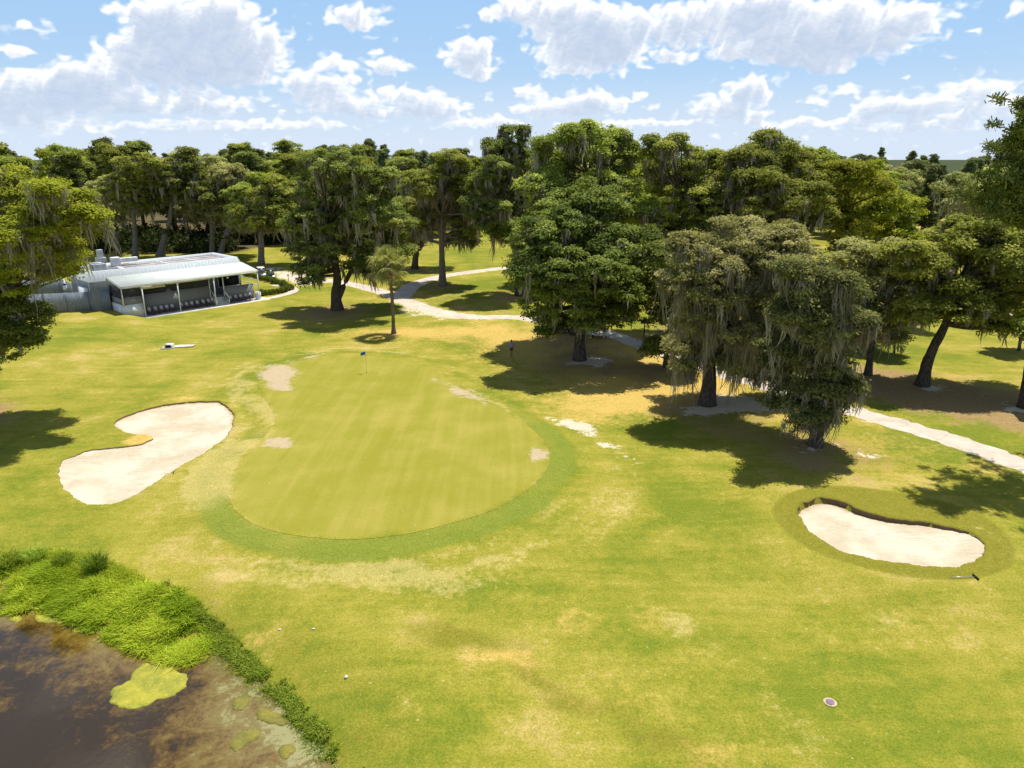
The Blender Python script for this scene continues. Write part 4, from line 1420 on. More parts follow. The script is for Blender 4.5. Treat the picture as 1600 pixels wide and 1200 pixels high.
def build_person():
    p = GH(799, 556)
    e = empty("person", p, math.radians(200), "person in a pale blue shirt and dark red shorts walking on dry grass", "person")
    # faces +y locally; walking, one foot ahead
    V, E = [], []

    def v(co, r, par=None):
        V.append((co, r)); i = len(V) - 1
        if par is not None: E.append((par, i))
        return i
    pel = v((0, 0, .96), (.15, .11))
    wai = v((0, .0, 1.12), (.14, .10), pel)
    che = v((0, .01, 1.32), (.165, .11), wai)
    nb = v((0, .0, 1.47), (.075, .07), che)
    nk = v((0, .02, 1.54), .055, nb)
    jaw = v((0, .05, 1.60), (.065, .08), nk)
    hd = v((0, .035, 1.68), (.078, .095), jaw)
    tp = v((0, .03, 1.755), (.06, .07), hd)
    for s, fy, ay in ((1, .20, -.16), (-1, -.16, .12)):
        hip = v((s * .10, 0, .90), .095, pel)
        kn = v((s * .11, fy * .55 + .04, .50), .062, hip)
        an = v((s * .11, fy - .03, .09), .042, kn)
        he = v((s * .115, fy + .02, .045), .042, an)
        v((s * .125, fy + .17, .035), .035, he)
        sh = v((s * .19, 0, 1.42), .062, che)
        el = v((s * .29, ay * .3 - .03, 1.15), .043, sh)
        wr = v((s * .27, ay + .06, .93), .028, el)
        pa = v((s * .265, ay + .09, .86), (.018, .036), wr)
        for k in range(4):
            kx = (-.028 + k * .018)
            f1 = v((s * .262 , ay + .10 + kx, .80 + .004 * abs(k - 1)), .0095, pa)
            v((s * .245, ay + .105 + kx, .765 + .008 * abs(k - 1)), .0085, f1)
        t1 = v((s * .245, ay + .13, .85), .011, pa)
        v((s * .235, ay + .145, .815), .009, t1)
    skin_obj("body", V, E, SKIN, e)
    # face: nose, eyes, mouth, ears
    t = Tubes()
    t.add([(0, .125, 1.685), (0, .145, 1.655), (0, .13, 1.645)], [.010, .016, .012], 6)
    for s in (-1, 1): t.add([(s * .082, .03, 1.70), (s * .09, .025, 1.67), (s * .083, .03, 1.64)], [.012, .018, .01], 6)
    link("nose_and_ears", t.mesh("nose_and_ears", SKIN), None, e)
    t = Tubes()
    for s in (-1, 1): t.add([(s * .03 - .012, .118, 1.69), (s * .03, .122, 1.69), (s * .03 + .012, .118, 1.69)], [.006, .009, .006], 6)
    t.add([(-.025, .118, 1.612), (0, .124, 1.61), (.025, .118, 1.612)], [.004, .006, .004], 6)
    link("eyes_and_mouth", t.mesh("eyes_and_mouth", HAIR), None, e)
    SH = [((0, 0, .98), (.165, .13)), ((0, 0, 1.12), (.16, .125)), ((0, .01, 1.32), (.185, .135)), ((0, .0, 1.45), (.10, .09))]
    SE = [(0, 1), (1, 2), (2, 3)]
    for s, ay in ((1, -.16), (-1, .12)):
        n = len(SH)
        SH += [((s * .19, 0, 1.42), .082), ((s * .265, ay * .25 - .02, 1.22), .066)]
        SE += [(2, n), (n, n + 1)]
    skin_obj("shirt", SH, SE, SHIRT, e)
    TR = [((0, 0, .98), (.165, .125))]; TE = []
    for s, fy in ((1, .20), (-1, -.16)):
        n = len(TR)
        TR += [((s * .10, 0, .88), .112), ((s * .112, fy * .5 + .03, .54), .088)]
        TE += [(0, n), (n, n + 1)]
    skin_obj("shorts", TR, TE, SHORTS, e)
    for s, fy in ((1, .20), (-1, -.16)):
        skin_obj("shoe", [((s * .112, fy - .04, .05), .052), ((s * .118, fy + .07, .045), .05), ((s * .126, fy + .19, .035), .04)], [(0, 1), (1, 2)], SHOE, e)
    skin_obj("cap", [((0, .02, 1.745), (.088, .10)), ((0, .025, 1.775), (.08, .09)), ((0, .15, 1.725), (.05, .008))], [(0, 1), (0, 2)], HAIR, e)


def build_small_things():
    # flagstick in its hole
    p = GH(573, 583)
    e = empty("flagstick", p, 0, "thin flagstick with a blue and white flag standing on the green", "flagstick")
    MB().bar((0, 0, -.05), (0, 0, 2.25), .014).build("pole", STEEL, e)
    n = 7
    V = []; Fq = []
    for j in (0, 1):
        for i in range(n):
            t = i / (n - 1)
            V.append((-.02 - .50 * t * .9, .07 * math.sin(t * 5) , (1.80 if j == 0 else 2.20) - .10 * t * t))
    fb = index_mesh("flag", np.array(V + [(a, b + .006, c) for a, b, c in V]), [(i, i + 1, n + i + 1, n + i) for i in range(n - 1)] + [(2 * n + i, 3 * n + i, 3 * n + i + 1, 2 * n + i + 1) for i in range(n - 1)], FLAGB)
    fo = link("flag", fb, None, e)
    V = np.array(V)
    mid = V.copy(); mid[:, 1] -= .005
    w = mid.copy(); w[:n, 2] = V[:n, 2] ; w[n:, 2] = V[:n, 2] + .12
    w2 = mid.copy(); w2[:, 1] += .016; w2[n:, 2] = V[:n, 2] + .12
    link("white_band", index_mesh("white_band", np.vstack([w, w2]), [(i, i + 1, n + i + 1, n + i) for i in range(n - 1)] + [(2 * n + i, 3 * n + i, 3 * n + i + 1, 2 * n + i + 1) for i in range(n - 1)], FLAGW), None, fo)
    t = Tubes(); t.add([(0, 0, .034), (0, 0, .042)], [.075, .075], 18)
    link("cup", t.mesh("cup", BLACK), None, e)

    def rake(px, py, yaw, L, label):
        p = GH(px, py, .05)
        e = empty("bunker_rake", p, yaw, label, "rake", scale=.75 if L > 1.5 else .6)
        MB().bar((0, 0, .02), (-L, 0, .03), .022, 6).build("handle", STEEL, e)
        m = MB(); m.box(-.03, .05, -.34, .34, -.01, .07)
        for i in range(9): m.box(.0, .02, -.32 + i * .078, -.30 + i * .078, .05, .09)
        m.build("head", TYRE, e)
    rake(1524, 903, .02, 1.8, "bunker rake with a pale handle lying below the right bunker")
    rake(271, 740, .35, 1.3, "small dark rake lying at the lower edge of the left bunker")
    # irrigation valve cover
    p = GH(1297, 1098)
    e = empty("valve_cover", p, 0, "round mauve valve cover with a pale rim set into the foreground fairway", "valve cover")
    t = Tubes(); t.add([(0, 0, -.05), (0, 0, .035), (0, 0, .04)], [.26, .26, .24], 26); link("rim", t.mesh("rim", TANP), None, e)
    t = Tubes(); t.add([(0, 0, .03), (0, 0, .055), (0, 0, .06)], [.17, .17, .15], 22); link("lid", t.mesh("lid", MAUVE), None, e)
    # concrete culvert head on the lawn
    p = GH(268, 543)
    e = empty("drain_culvert", p, .12, "small white concrete drain with a dark opening on the lawn below the clubhouse", "drain")
    MB().prism([(-1.0, -.75, .02), (.2, -.75, .02), (.45, -.2, .02), (2.2, -.05, .02), (2.4, .75, .02), (.7, .8, .02), (.0, .45, .02), (-.9, .3, .02)], (0, 0, .08)).build("slab", CONC, e)
    m = MB(); m.box(-.55, -.45, -.6, .1, .1, .42).box(.15, .25, -.6, .1, .1, .42).box(-.55, .25, .1, .2, .1, .42).box(-.55, .25, -.6, .2, .42, .48)
    m.build("head_wall", CONC, e)
    MB().box(-.44, .14, -.5, .09, .102, .40).build("opening", BLACK, e)
    # pale stone
    p = GH(541, 1059)
    bm = bmesh.new(); bmesh.ops.create_icosphere(bm, subdivisions=3, radius=.075)
    for q in bm.verts:
        q.co *= 1 + .25 * (float(fbm(np.array([q.co.x * 9 + 5]), np.array([q.co.y * 9 + q.co.z * 7]), 2, 3)[0]) - .5)
        q.co.z *= .8
    me = bpy.data.meshes.new("stone"); bm.to_mesh(me); bm.free()
    o = link("stone", me, CONC); o.location = p + Vector((0, 0, .05))
    tag(o, "small pale stone on the grass right of the pond bank", "stone")
    # small signs
    def post(px, py, h, bw, bh, label, mat):
        p = GH(px, py)
        e = empty("post_sign", p, .3, label, "sign")
        MB().box(-.05, .05, -.05, .05, -.1, h).build("post", WOOD if mat is not BLACK else BLACK, e)
        MB().box(-bw / 2, bw / 2, -.08, -.05, h - bh, h).build("board", mat, e)
    post(451, 439, 1.2, .35, .3, "small post with a plate beside the cart park", METAL)
    post(1006, 527, 2.2, 1.1, .5, "dark post with a board under the oaks by the path", BLACK)
    for px, py, lab in ((437, 984, "tiny white litter scrap on the bank grass, the one nearer the pond"), (490, 983, "tiny white litter scrap on the bank grass, the one farther from the pond")):
        p = GH(px, py, .02)
        V = np.array([(-.09, -.03, 0), (.0, -.05, .03), (.09, -.02, .01), (.08, .04, .03), (-.02, .05, .0), (-.1, .02, .04)])
        V2 = V - np.array([0, 0, .012])
        f = [tuple(range(6)), tuple(range(11, 5, -1))] + [(i, 6 + i, 6 + (i + 1) % 6, (i + 1) % 6) for i in range(6)]
        o = link("litter_scrap", index_mesh("litter_scrap", np.vstack([V, V2]) * .7, f, WHITE)); o.location = p
        tag(o, lab, "litter")


def build_shrubs():
    C = fib(26); C = C[C[:, 2] > -.3] * .26 + np.array([0, 0, .28])
    idx = np.repeat(np.arange(len(C)), 60)
    d = unit(RNG.normal(size=(len(idx), 3)))
    P = C[idx] + d * .17 * (RNG.random((len(idx), 1)) ** .5)
    P[:, 2] = np.maximum(P[:, 2], .01)
    v = np.clip(.5 + .2 * RNG.normal(size=len(idx)), 0, 1)
    me = quads_mesh("shrub_leaves", leaf_cards(P, unit(d + .6 * RNG.normal(size=d.shape)), RNG.uniform(.04, .08, len(idx))), v, SHRUBM)
    tb = Tubes()
    for k in range(5):
        a = k * 1.257
        tb.add([(0, 0, -.05), (.06 * math.cos(a), .06 * math.sin(a), .15), (.16 * math.cos(a), .16 * math.sin(a), .38)], [.018, .014, .008], 5)
    st = tb.mesh("shrub_stem", BARK)
    ordn = ["first", "second", "third", "fourth", "fifth", "sixth", "seventh", "eighth", "ninth", "tenth", "eleventh", "twelfth", "thirteenth", "fourteenth", "fifteenth", "sixteenth"]
    rows = [([(384, 432), (405, 437), (425, 442), (440, 446), (452, 452)], 13, "from the porch in the row below the golf carts"),
            ([(409, 462), (425, 460), (442, 457), (455, 453)], 9, "from the porch in the row along the footpath")]
    for pts, n, lab in rows:
        L = smooth_open([tuple(GH(*p).xy) for p in pts], 8)
        for i in range(n):
            q = L[int(i / (n - 1) * (len(L) - 1))]
            e = empty("low_shrub", (q[0], q[1], H1(*q)), random.uniform(0, 6), ordn[i] + " round shrub " + lab, "shrub", "low shrubs edging the small lawn", random.uniform(1.2, 1.7))
            link("foliage", me, None, e); link("stem", st, None, e)

# ------------------------------------------------------------------ trees
def depth_of(y, z): return y * math.cos(PIT) + (CH - z) * math.sin(PIT)


def survey_lobes(base, lobes, spread, flat=.82):
    out = []
    for l in lobes:
        px, py, r = l[:3]
        dy = l[3] if len(l) > 3 else float(np.clip(RNG.normal(), -1.3, 1.3)) * spread
        p = AT(px, py, base.y + dy)
        rm = r * depth_of(p[1], p[2]) / F
        q = np.array([p[0] - base.x, p[1] - base.y, p[2] - base.z])
        rm *= .93
        out.append((*q, rm, rm * RNG.uniform(.9, 1.15), rm * flat))
        for _ in range(3):
            d = unit(RNG.normal(size=3) + np.array([0, 0, .25])); rs = rm * RNG.uniform(.25, .42)
            out.append((*(q + d * np.array([1, 1, .85]) * rm * RNG.uniform(.85, 1.3)), rs, rs, rs * .75))
    return out


QUEUE = []


def key(name, px, py, lobes, label, stems=None, r=.4, leaf=LEAF_OAK, bark=BARK, spread=2.2, litter=5, amt=1.0, cat="oak tree", group=None, **kw):
    base = GH(px, py)
    if litter: TREE_BASES.append((base.x, base.y, litter, amt))
    QUEUE.append((name, base, lobes, label, stems, r, leaf, bark, spread, cat, group, kw))


def build_keys():
    for name, base, lobes, label, stems, r, leaf, bark, spread, cat, group, kw in QUEUE:
        base.z = H1(base.x, base.y)
        L = survey_lobes(base, lobes, spread)
        ST = []
        if stems is None:
            A = np.array(L)
            c = A[:, :3].mean(0)
            zlow = (A[:, 2] - A[:, 5]).min()
            top = np.array([c[0] * .6, c[1] * .6, max(zlow + .35 * (c[2] - zlow), 3)])
            ST.append(stem([(0, 0, -.3), (c[0] * .12, c[1] * .1, top[2] * .35), (c[0] * .3, c[1] * .25, top[2] * .7), top], r, r * .6))
            ST.append(stem([top, (top + c) / 2 + RNG.normal(size=3) * .3, c], r * .55, r * .2, 1.0))
        else:
            for pts, r0, r1 in stems:
                q = [np.array([0, 0, -.3])] if pts[0] is None else []
                for p in pts:
                    if p is None: continue
                    a = AT(p[0], p[1], base.y + (p[2] if len(p) > 2 else 0))
                    q.append(a - np.array(base))
                ST.append(stem(q, r0, r1, 1.5 if pts[0] is None else 1.0))
        d = tree_meshes(name, L, ST, leaf, bark, **kw)
        place_tree(name, d, base, label, cat, group)


NEAR = dict(spacing=1.28, cs=.86, leaves=250, ls=.12)
MID = dict(spacing=1.55, cs=1.02, leaves=220, ls=.165)
FARK = dict(spacing=1.8, cs=1.2, leaves=170, ls=.24)

key("live_oak", 905, 562, [(835, 375, 40, -3.5), (880, 350, 34, -1), (915, 362, 44, 2), (968, 385, 42, -1), (824, 425, 34, -4.5), (880, 425, 48, -5), (950, 435, 48, -5), (992, 450, 30, -2), (838, 475, 30, -3), (895, 478, 42, -4), (965, 490, 32, -1), (860, 500, 24, 1), (930, 500, 26, -3), (870, 400, 44, 4), (950, 410, 44, 4), (908, 312, 36, 3), (868, 322, 30, 3), (952, 322, 34, 3), (905, 440, 40, 5), (1000, 420, 26, 2)],
    "tall dark oak with a bare straight trunk right of the walking person", [([None, (906, 530), (908, 500), (906, 450), (905, 400)], .62, .32)], leaf=LEAF_DARK, spread=2.6, moss=5, mosslen=1.6, mossfrac=.4, litter=6.5, **MID)
key("live_oak", 1105, 632, [(1090, 398, 44, -3), (1150, 376, 48, -1), (1212, 396, 48, -4.5), (1252, 425, 38, -5), (1225, 470, 42, -5.5), (1078, 445, 36, -4), (1125, 450, 50, -4), (1190, 455, 50, -3.5), (1140, 505, 46, -3.5), (1160, 548, 34, 1.5), (1195, 568, 28, 2), (1215, 530, 34, 1.5), (1088, 500, 36, -3.5), (1185, 510, 40, -4), (1160, 420, 50, 3), (1110, 440, 46, 3), (1215, 470, 40, 2), (1080, 555, 28, -.5), (1125, 555, 34, .5), (1105, 520, 36, 1)],
    "grey green oak with long moss curtains and a dark trunk in a bare sandy patch", [([None, (1108, 590), (1110, 540), (1120, 480), (1130, 430)], .62, .3)], leaf=LEAF_GREY, spread=2.4, moss=18, mosslen=2.6, mossw=.07, mossfrac=.85, litter=6.5, **NEAR)
key("live_oak", 1275, 696, [(1258, 432, 38, -1), (1302, 456, 40, -1), (1242, 492, 40, -1.2), (1290, 510, 44, -1.6), (1332, 498, 26, -.5), (1266, 470, 42, 2.2), (1250, 560, 34, .5), (1300, 562, 32, .5), (1260, 600, 36, .3), (1292, 635, 32, -.3), (1235, 615, 28, .5), (1313, 603, 26, -.2), (1255, 650, 24, -.5), (1216, 560, 28, .5), (1275, 540, 38, 1.5)],
    "dark mossy oak nearest the camera with low dark foliage reaching down its trunk", [([None, (1277, 660), (1276, 600), (1272, 540), (1265, 480)], .48, .26), ([(1276, 610), (1262, 560), (1235, 510)], .28, .12)], leaf=LEAF_FRONT, spread=1.9, moss=17, mosslen=2.0, mossw=.065, mossfrac=.8, litter=6, **NEAR)
key("live_oak", 1440, 602, [(1470, 390, 42), (1530, 378, 44), (1430, 412, 36), (1572, 405, 40), (1500, 435, 48), (1448, 455, 38), (1552, 462, 42), (1592, 440, 34), (1500, 485, 38), (1420, 485, 24), (1545, 500, 22)],
    "oak with a bare trunk leaning right in the shade beyond the cart path", [([None, (1448, 570), (1460, 540), (1478, 505), (1492, 450)], .55, .3)], leaf=LEAF_OAK, spread=2.4, moss=7, mosslen=1.6, mossfrac=.5, litter=8, amt=1.3, **MID)
key("live_oak", 1356, 586, [(1335, 405, 36), (1385, 415, 40), (1360, 450, 40), (1415, 450, 28), (1335, 470, 30), (1395, 520, 20), (1370, 500, 28)],
    "brownish mossy oak behind the nearest oak and left of the leaning one", leaf=LEAF_GREY, r=.36, spread=2, moss=14, mosslen=1.7, mossfrac=.7, litter=6, amt=1.1, **MID)
key("live_oak", 1040, 574, [(1035, 405, 28), (1048, 445, 32), (1024, 485, 30), (1052, 515, 30), (1040, 545, 22), (1075, 480, 26)],
    "narrow very dark oak squeezed between the tall dark oak and the grey mossy oak", leaf=LEAF_DARK, r=.3, spread=1.6, moss=4, mosslen=1.2, mossfrac=.3, litter=5, **MID)
key("live_oak", 900, 522, [(868, 245, 36), (918, 232, 36), (962, 244, 34), (848, 292, 36), (908, 300, 46), (968, 300, 38), (1000, 328, 28), (850, 335, 30), (930, 345, 36), (888, 215, 20), (945, 212, 20)],
    "tall mossy oak rising directly behind the tall dark oak", r=.6, spread=3, moss=14, mosslen=2.2, mossfrac=.7, leaf=LEAF_OAK, litter=7, **MID)
key("live_oak", 812, 462, [(790, 245, 34), (755, 290, 26), (800, 300, 40), (770, 338, 32), (818, 262, 32), (745, 328, 20), (796, 362, 24), (802, 216, 20), (772, 265, 24), (830, 330, 26)],
    "dark mossy oak overhanging the far fairway left of the tall dark oak", r=.6, spread=3.2, moss=16, mosslen=2.6, mossfrac=.75, leaf=LEAF_DARK, litter=7, **MID)
key("live_oak", 1052, 520, [(1032, 262, 32), (1086, 258, 32), (1060, 300, 42), (1030, 338, 32), (1100, 320, 38), (1052, 368, 32), (1022, 236, 20), (1050, 230, 16), (1090, 360, 28)],
    "mossy oak with thin open top between the two tallest crowns at the centre right", r=.55, spread=3, moss=12, mosslen=2.0, mossfrac=.7, leaf=LEAF_OAK, litter=6, **MID)
key("live_oak", 1190, 535, [(1165, 255, 34), (1212, 240, 36), (1252, 268, 34), (1142, 300, 36), (1192, 310, 42), (1250, 318, 40), (1150, 345, 34), (1212, 362, 38), (1272, 345, 30)],
    "large domed mossy oak forming the high crown right of centre", r=.6, spread=3, moss=14, mosslen=1.9, mossfrac=.7, leaf=LEAF_OAK, litter=6, **MID)
key("bright_tree", 1320, 520, [(1312, 278, 34), (1348, 290, 32), (1300, 320, 36), (1352, 330, 34), (1330, 362, 34)],
    "yellow green leafy tree right of the large domed mossy oak", leaf=LEAF_BRIGHT, r=.4, spread=2.6, cat="tree", litter=0, **MID)
key("bright_tree", 1402, 515, [(1388, 312, 28), (1412, 332, 26), (1372, 345, 28), (1402, 368, 30), (1440, 392, 26), (1412, 372, 20)],
    "fresh green rounded tree in front of the dark conifer", leaf=LEAF_BRIGHT, r=.35, spread=2.2, cat="tree", litter=0, **MID)
key("live_oak", 1585, 468, [(1498, 292, 22), (1540, 300, 32), (1580, 308, 34), (1520, 330, 32), (1572, 345, 32), (1610, 330, 34)],
    "dark grey mossy oak behind the leaning oak at the right edge", leaf=LEAF_GREY, r=.5, spread=3, moss=12, mosslen=1.8, mossfrac=.6, litter=0, **MID)
key("live_oak", 1604, 637, [(1690, 430, 60, 4), (1730, 470, 60, 4), (1650, 490, 34, 3), (1622, 520, 24, 2), (1700, 400, 50, 5)],
    "oak cut by the right edge, only its dark trunk foot in the picture", [([None, (1606, 600), (1612, 560), (1625, 500), (1640, 440)], .55, .3)], leaf=LEAF_OAK, spread=2.4, moss=6, mosslen=1.4, litter=7, amt=1.1, **MID)
key("bright_tree", 1592, 548, [(1582, 485, 20), (1602, 505, 20), (1590, 465, 18), (1615, 480, 22)],
    "small light green tree at the right edge behind the leaning oak", leaf=LEAF_BRIGHT, r=.18, spread=1.2, cat="tree", litter=0, **MID)
key("sapling", 1397, 552, [(1398, 492, 16), (1390, 505, 14), (1404, 478, 14)], "thin young tree left of the leaning oak trunk", leaf=LEAF_DARK, r=.13, spread=1, cat="tree", litter=0, **MID)
key("sapling", 1345, 548, [(1345, 512, 18), (1362, 505, 16), (1372, 520, 14), (1350, 495, 16)], "low light green young tree beside the mossy oaks", leaf=LEAF_BRIGHT, r=.12, spread=1, cat="tree", litter=0, **MID)
key("live_oak", -75, 652, [(40, 322, 46), (100, 342, 40), (20, 372, 46), (82, 388, 48), (128, 362, 22), (40, 432, 42), (92, 402, 28), (-40, 350, 60), (-60, 430, 60), (-30, 300, 40), (138, 342, 14), (-110, 480, 55), (70, 300, 26), (15, 300, 30)],
    "olive green oak with hanging moss filling the left edge in front of the clubhouse", leaf=LEAF_BRIGHT, r=.6, spread=2.6, moss=12, mosslen=2.0, mossw=.07, mossfrac=.6, litter=6, **NEAR)
key("live_oak", -48, 640, [(16, 488, 34), (50, 500, 24), (22, 540, 32), (-30, 520, 48), (-40, 565, 40), (35, 530, 22), (8, 460, 30)],
    "dark low oak boughs drooping below the olive oak at the left edge", leaf=LEAF_DARK, r=.3, spread=1.5, moss=7, mosslen=1.3, mossfrac=.4, litter=6, **NEAR)
key("live_oak", 527, 484, [(500, 292, 38), (560, 282, 42), (522, 340, 44), (580, 340, 38), (478, 352, 32), (542, 388, 42), (600, 388, 32), (490, 400, 32), (612, 352, 28), (562, 418, 24), (484, 432, 20), (532, 262, 30), (600, 420, 22), (625, 400, 16)],
    "large dark oak with forked trunk and moss hanging low beside the clubhouse path", [([None, (525, 460), (527, 430), (520, 395), (515, 350)], .75, .35), ([(528, 470), (540, 440), (552, 415), (562, 370)], .42, .22)], leaf=LEAF_DARK, spread=3, moss=13, mosslen=2.6, mossfrac=.7, litter=8, amt=1.2, **MID)
key("live_oak", 692, 446, [(690, 282, 32), (722, 300, 30), (660, 292, 28), (690, 330, 36), (732, 342, 26), (660, 338, 26), (702, 252, 24), (737, 368, 14), (650, 365, 18), (712, 375, 14)],
    "mossy oak with a straight pale trunk at the fork of the cart path", [([None, (691, 420), (690, 380), (690, 335)], .62, .4)], bark=BARK_GREY, spread=3, moss=16, mosslen=2.8, mossfrac=.75, mossw=.13, litter=5, **MID)
key("live_oak", 648, 420, [(650, 348, 28), (680, 352, 26), (620, 360, 24), (702, 342, 20), (650, 318, 28), (610, 335, 22)],
    "oak with a dark trunk leaning right beside the straight trunked one", [([None, (650, 400), (660, 380), (674, 362), (680, 345)], .6, .35)], spread=3, moss=14, mosslen=2.4, mossfrac=.7, mossw=.13, litter=5, **MID)
key("live_oak", 408, 413, [(410, 310, 24), (436, 328, 24), (386, 335, 20), (415, 345, 22), (450, 348, 20), (460, 302, 24), (430, 295, 22)],
    "mossy oak with a straight bare trunk behind the parked golf carts", [([None, (408, 385), (408, 355), (412, 320)], .62, .4)], bark=BARK_GREY, spread=3, moss=14, mosslen=2.6, mossfrac=.75, mossw=.15, litter=5, leaf=LEAF_OAK, **FARK)
for px, py, st, lb, lab, lf in (
        (211, 402, [None, (211, 370), (209, 335), (205, 300)], [(200, 285, 28), (222, 262, 28), (182, 300, 24), (212, 318, 22)], "straight grey trunked oak rising behind the clubhouse roof", LEAF_OAK),
        (250, 400, [None, (256, 375), (265, 345), (268, 310)], [(272, 280, 32), (302, 300, 28), (256, 308, 24), (290, 265, 28)], "oak with a thick trunk leaning right behind the clubhouse roof", LEAF_DARK),
        (331, 398, [None, (331, 370), (330, 330)], [(330, 300, 28), (362, 282, 28), (312, 328, 20), (340, 330, 24)], "straight trunked oak behind the right end of the clubhouse roof", LEAF_GREY),
        (343, 400, [None, (350, 375), (362, 345), (370, 320)], [(376, 308, 26), (396, 292, 22), (372, 340, 22)], "right leaning oak behind the right end of the clubhouse roof", LEAF_OAK),
        (186, 398, [None, (182, 375), (176, 350), (168, 320)], [(160, 300, 24), (150, 330, 20), (186, 335, 18)], "thin left leaning oak behind the left end of the clubhouse roof", LEAF_GREY)):
    key("live_oak", px, py, lb, lab, [(st, .75 if "thick" in lab else .55, .35)], leaf=lf, bark=BARK_GREY, spread=3, moss=12, mosslen=2.6, mossfrac=.7, mossw=.16, litter=0, **FARK)


def pine_meshes(name, h, crown_from, nb, blen, tufts, ls, rng_seed, leaf=LEAF_PINE, aim=None, boughs=()):
    rs = np.random.default_rng(rng_seed)
    tb = Tubes()
    lean = rs.normal(size=2) * .02 * h
    P = smooth_open([(0, 0, -.3), (lean[0] * .3, lean[1] * .3, h * .4), (lean[0] * .7, lean[1] * .7, h * .75), (lean[0], lean[1], h)], 5)
    tb.add(P, np.linspace(.012 * h + .08, .05, len(P)), 9, True, .04)
    C = []
    for i in range(nb):
        t = (i + rs.random()) / nb
        z = h * (crown_from + (1 - crown_from) * t)
        a = rs.uniform(0, 6.28)
        if aim is not None and rs.random() < .6: a = aim + rs.normal() * .5
        L = blen * (1.05 - .75 * t ** 1.6) * rs.uniform(.55, 1.1)
        b0 = np.array([lean[0] * z / h, lean[1] * z / h, z])
        e = b0 + np.array([math.cos(a) * L, math.sin(a) * L, L * rs.uniform(-.1, .3)])
        m = (b0 + e) / 2 + np.array([0, 0, L * rs.uniform(-.12, .12)])
        q = curve3(b0, m, e, 6)
        tb.add(q, np.linspace(.05 + .012 * L, .02, 6), 5, False)
        for k in range(tufts):
            u = rs.uniform(.35, 1.0)
            p = q[min(5, int(u * 5.999))] + rs.normal(size=3) * np.array([.55, .55, .22]) * L * .22
            C.append(p)
    for tip in boughs:
        tip = np.asarray(tip)
        z = min(h - .4, tip[2] - .12 * np.hypot(tip[0], tip[1]))
        b0 = np.array([lean[0] * z / h, lean[1] * z / h, z])
        q = curve3(b0, (b0 + tip) / 2 + np.array([0, 0, -.35]), tip, 8)
        tb.add(q, np.linspace(.10, .02, 8), 5, False)
        for k in range(15):
            u = rs.uniform(.5, 1.0) ** .7
            C.append(q[min(7, int(u * 7.999))] + rs.normal(size=3) * np.array([.5, .5, .28]))
    C = np.array(C)
    n = len(C); per = 70
    idx = np.repeat(np.arange(n), per)
    d = unit(rs.normal(size=(n * per, 3)) + np.array([0, 0, .35]))
    ln = rs.uniform(.6, 1.1, n * per) * ls
    w = ln * .13
    s = unit(np.cross(d, rs.normal(size=d.shape)))
    o = C[idx] + rs.normal(size=d.shape) * ls * .55 * np.array([1, 1, .45])
    V = np.stack([o - s * w[:, None] * .6, o + s * w[:, None] * .6, o + d * ln[:, None] + s * w[:, None], o + d * ln[:, None] - s * w[:, None]], 1)
    var = np.clip(.5 + .22 * rs.normal(size=n)[idx] + .15 * rs.normal(size=n * per), 0, 1)
    return {"trunk": tb.mesh(name + "_trunk", BARK), "crown": quads_mesh(name + "_crown", V, var, leaf)}


def palm_meshes(h):
    rs = np.random.default_rng(11)
    tb = Tubes()
    P = smooth_open([(0, 0, -.2), (.05, 0, h * .3), (.0, .05, h * .65), (-.22, 0, h)], 6)
    r = np.linspace(.24, .17, len(P)); r[:3] *= [1.5, 1.25, 1.1]
    tb.add(P, r * (1 + .08 * np.sin(np.arange(len(P)) * 2.1)), 10, True, .05)
    for i in range(70):   # old leaf boots under the crown
        a = rs.uniform(0, 6.28); z = h - rs.uniform(.05, 1.6)
        b = np.array([-.2 * (z / h) ** 2, 0, z]); o = np.array([math.cos(a), math.sin(a), .9])
        tb.add([b + o * .12, b + o * .22, b + o * .34], [.045, .035, .02], 4)
    F_, D_ = [], []
    top = np.array([-.22, 0, h])
    for i in range(38):
        a = i * 2.39996 + rs.normal() * .15
        t = i / 37
        el = math.radians(82 - 125 * t + rs.normal() * 6)
        dead = t > .9
        L = rs.uniform(1.3, 1.95)
        dr = np.array([math.cos(a) * math.cos(el), math.sin(a) * math.cos(el), math.sin(el)])
        hub = top + dr * L + np.array([0, 0, -.12 * L])
        tb.add(curve3(top, top + dr * L * .55 + np.array([0, 0, .08]), hub, 4), [.025, .02, .016, .012], 4, False)
        side = unit(np.cross(dr, [0, 0, 1])); upv = np.cross(side, dr)
        nl = 20
        for k in range(nl):
            b = (k / (nl - 1) - .5) * math.radians(215)
            d = dr * math.cos(b) + side * math.sin(b) + upv * .18 * math.cos(b * 2)
            d = d / np.linalg.norm(d)
            ll = rs.uniform(1.2, 1.55) * (1.05 - .25 * abs(b) / 1.9)
            s = unit(np.cross(d, upv)) * .05
            m = hub + d * ll * .6 + np.array([0, 0, -.04])
            e = hub + d * ll + np.array([0, 0, -.32 - .25 * rs.random()])
            tgt = D_ if dead else F_
            tgt.append(np.array([hub - s * .4, hub + s * .4, m + s, m - s]))
            tgt.append(np.array([m - s, m + s, e + s * .15, e - s * .15]))
    v = lambda q: np.clip(.5 + .25 * rs.normal(size=len(q)), 0, 1)
    return {"trunk": tb.mesh("palm_trunk", BARK_PALM), "crown": quads_mesh("palm_crown", F_, v(F_), LEAF_PALM), "dead_fronds": quads_mesh("palm_dead", D_, v(D_), FROND_DEAD)}


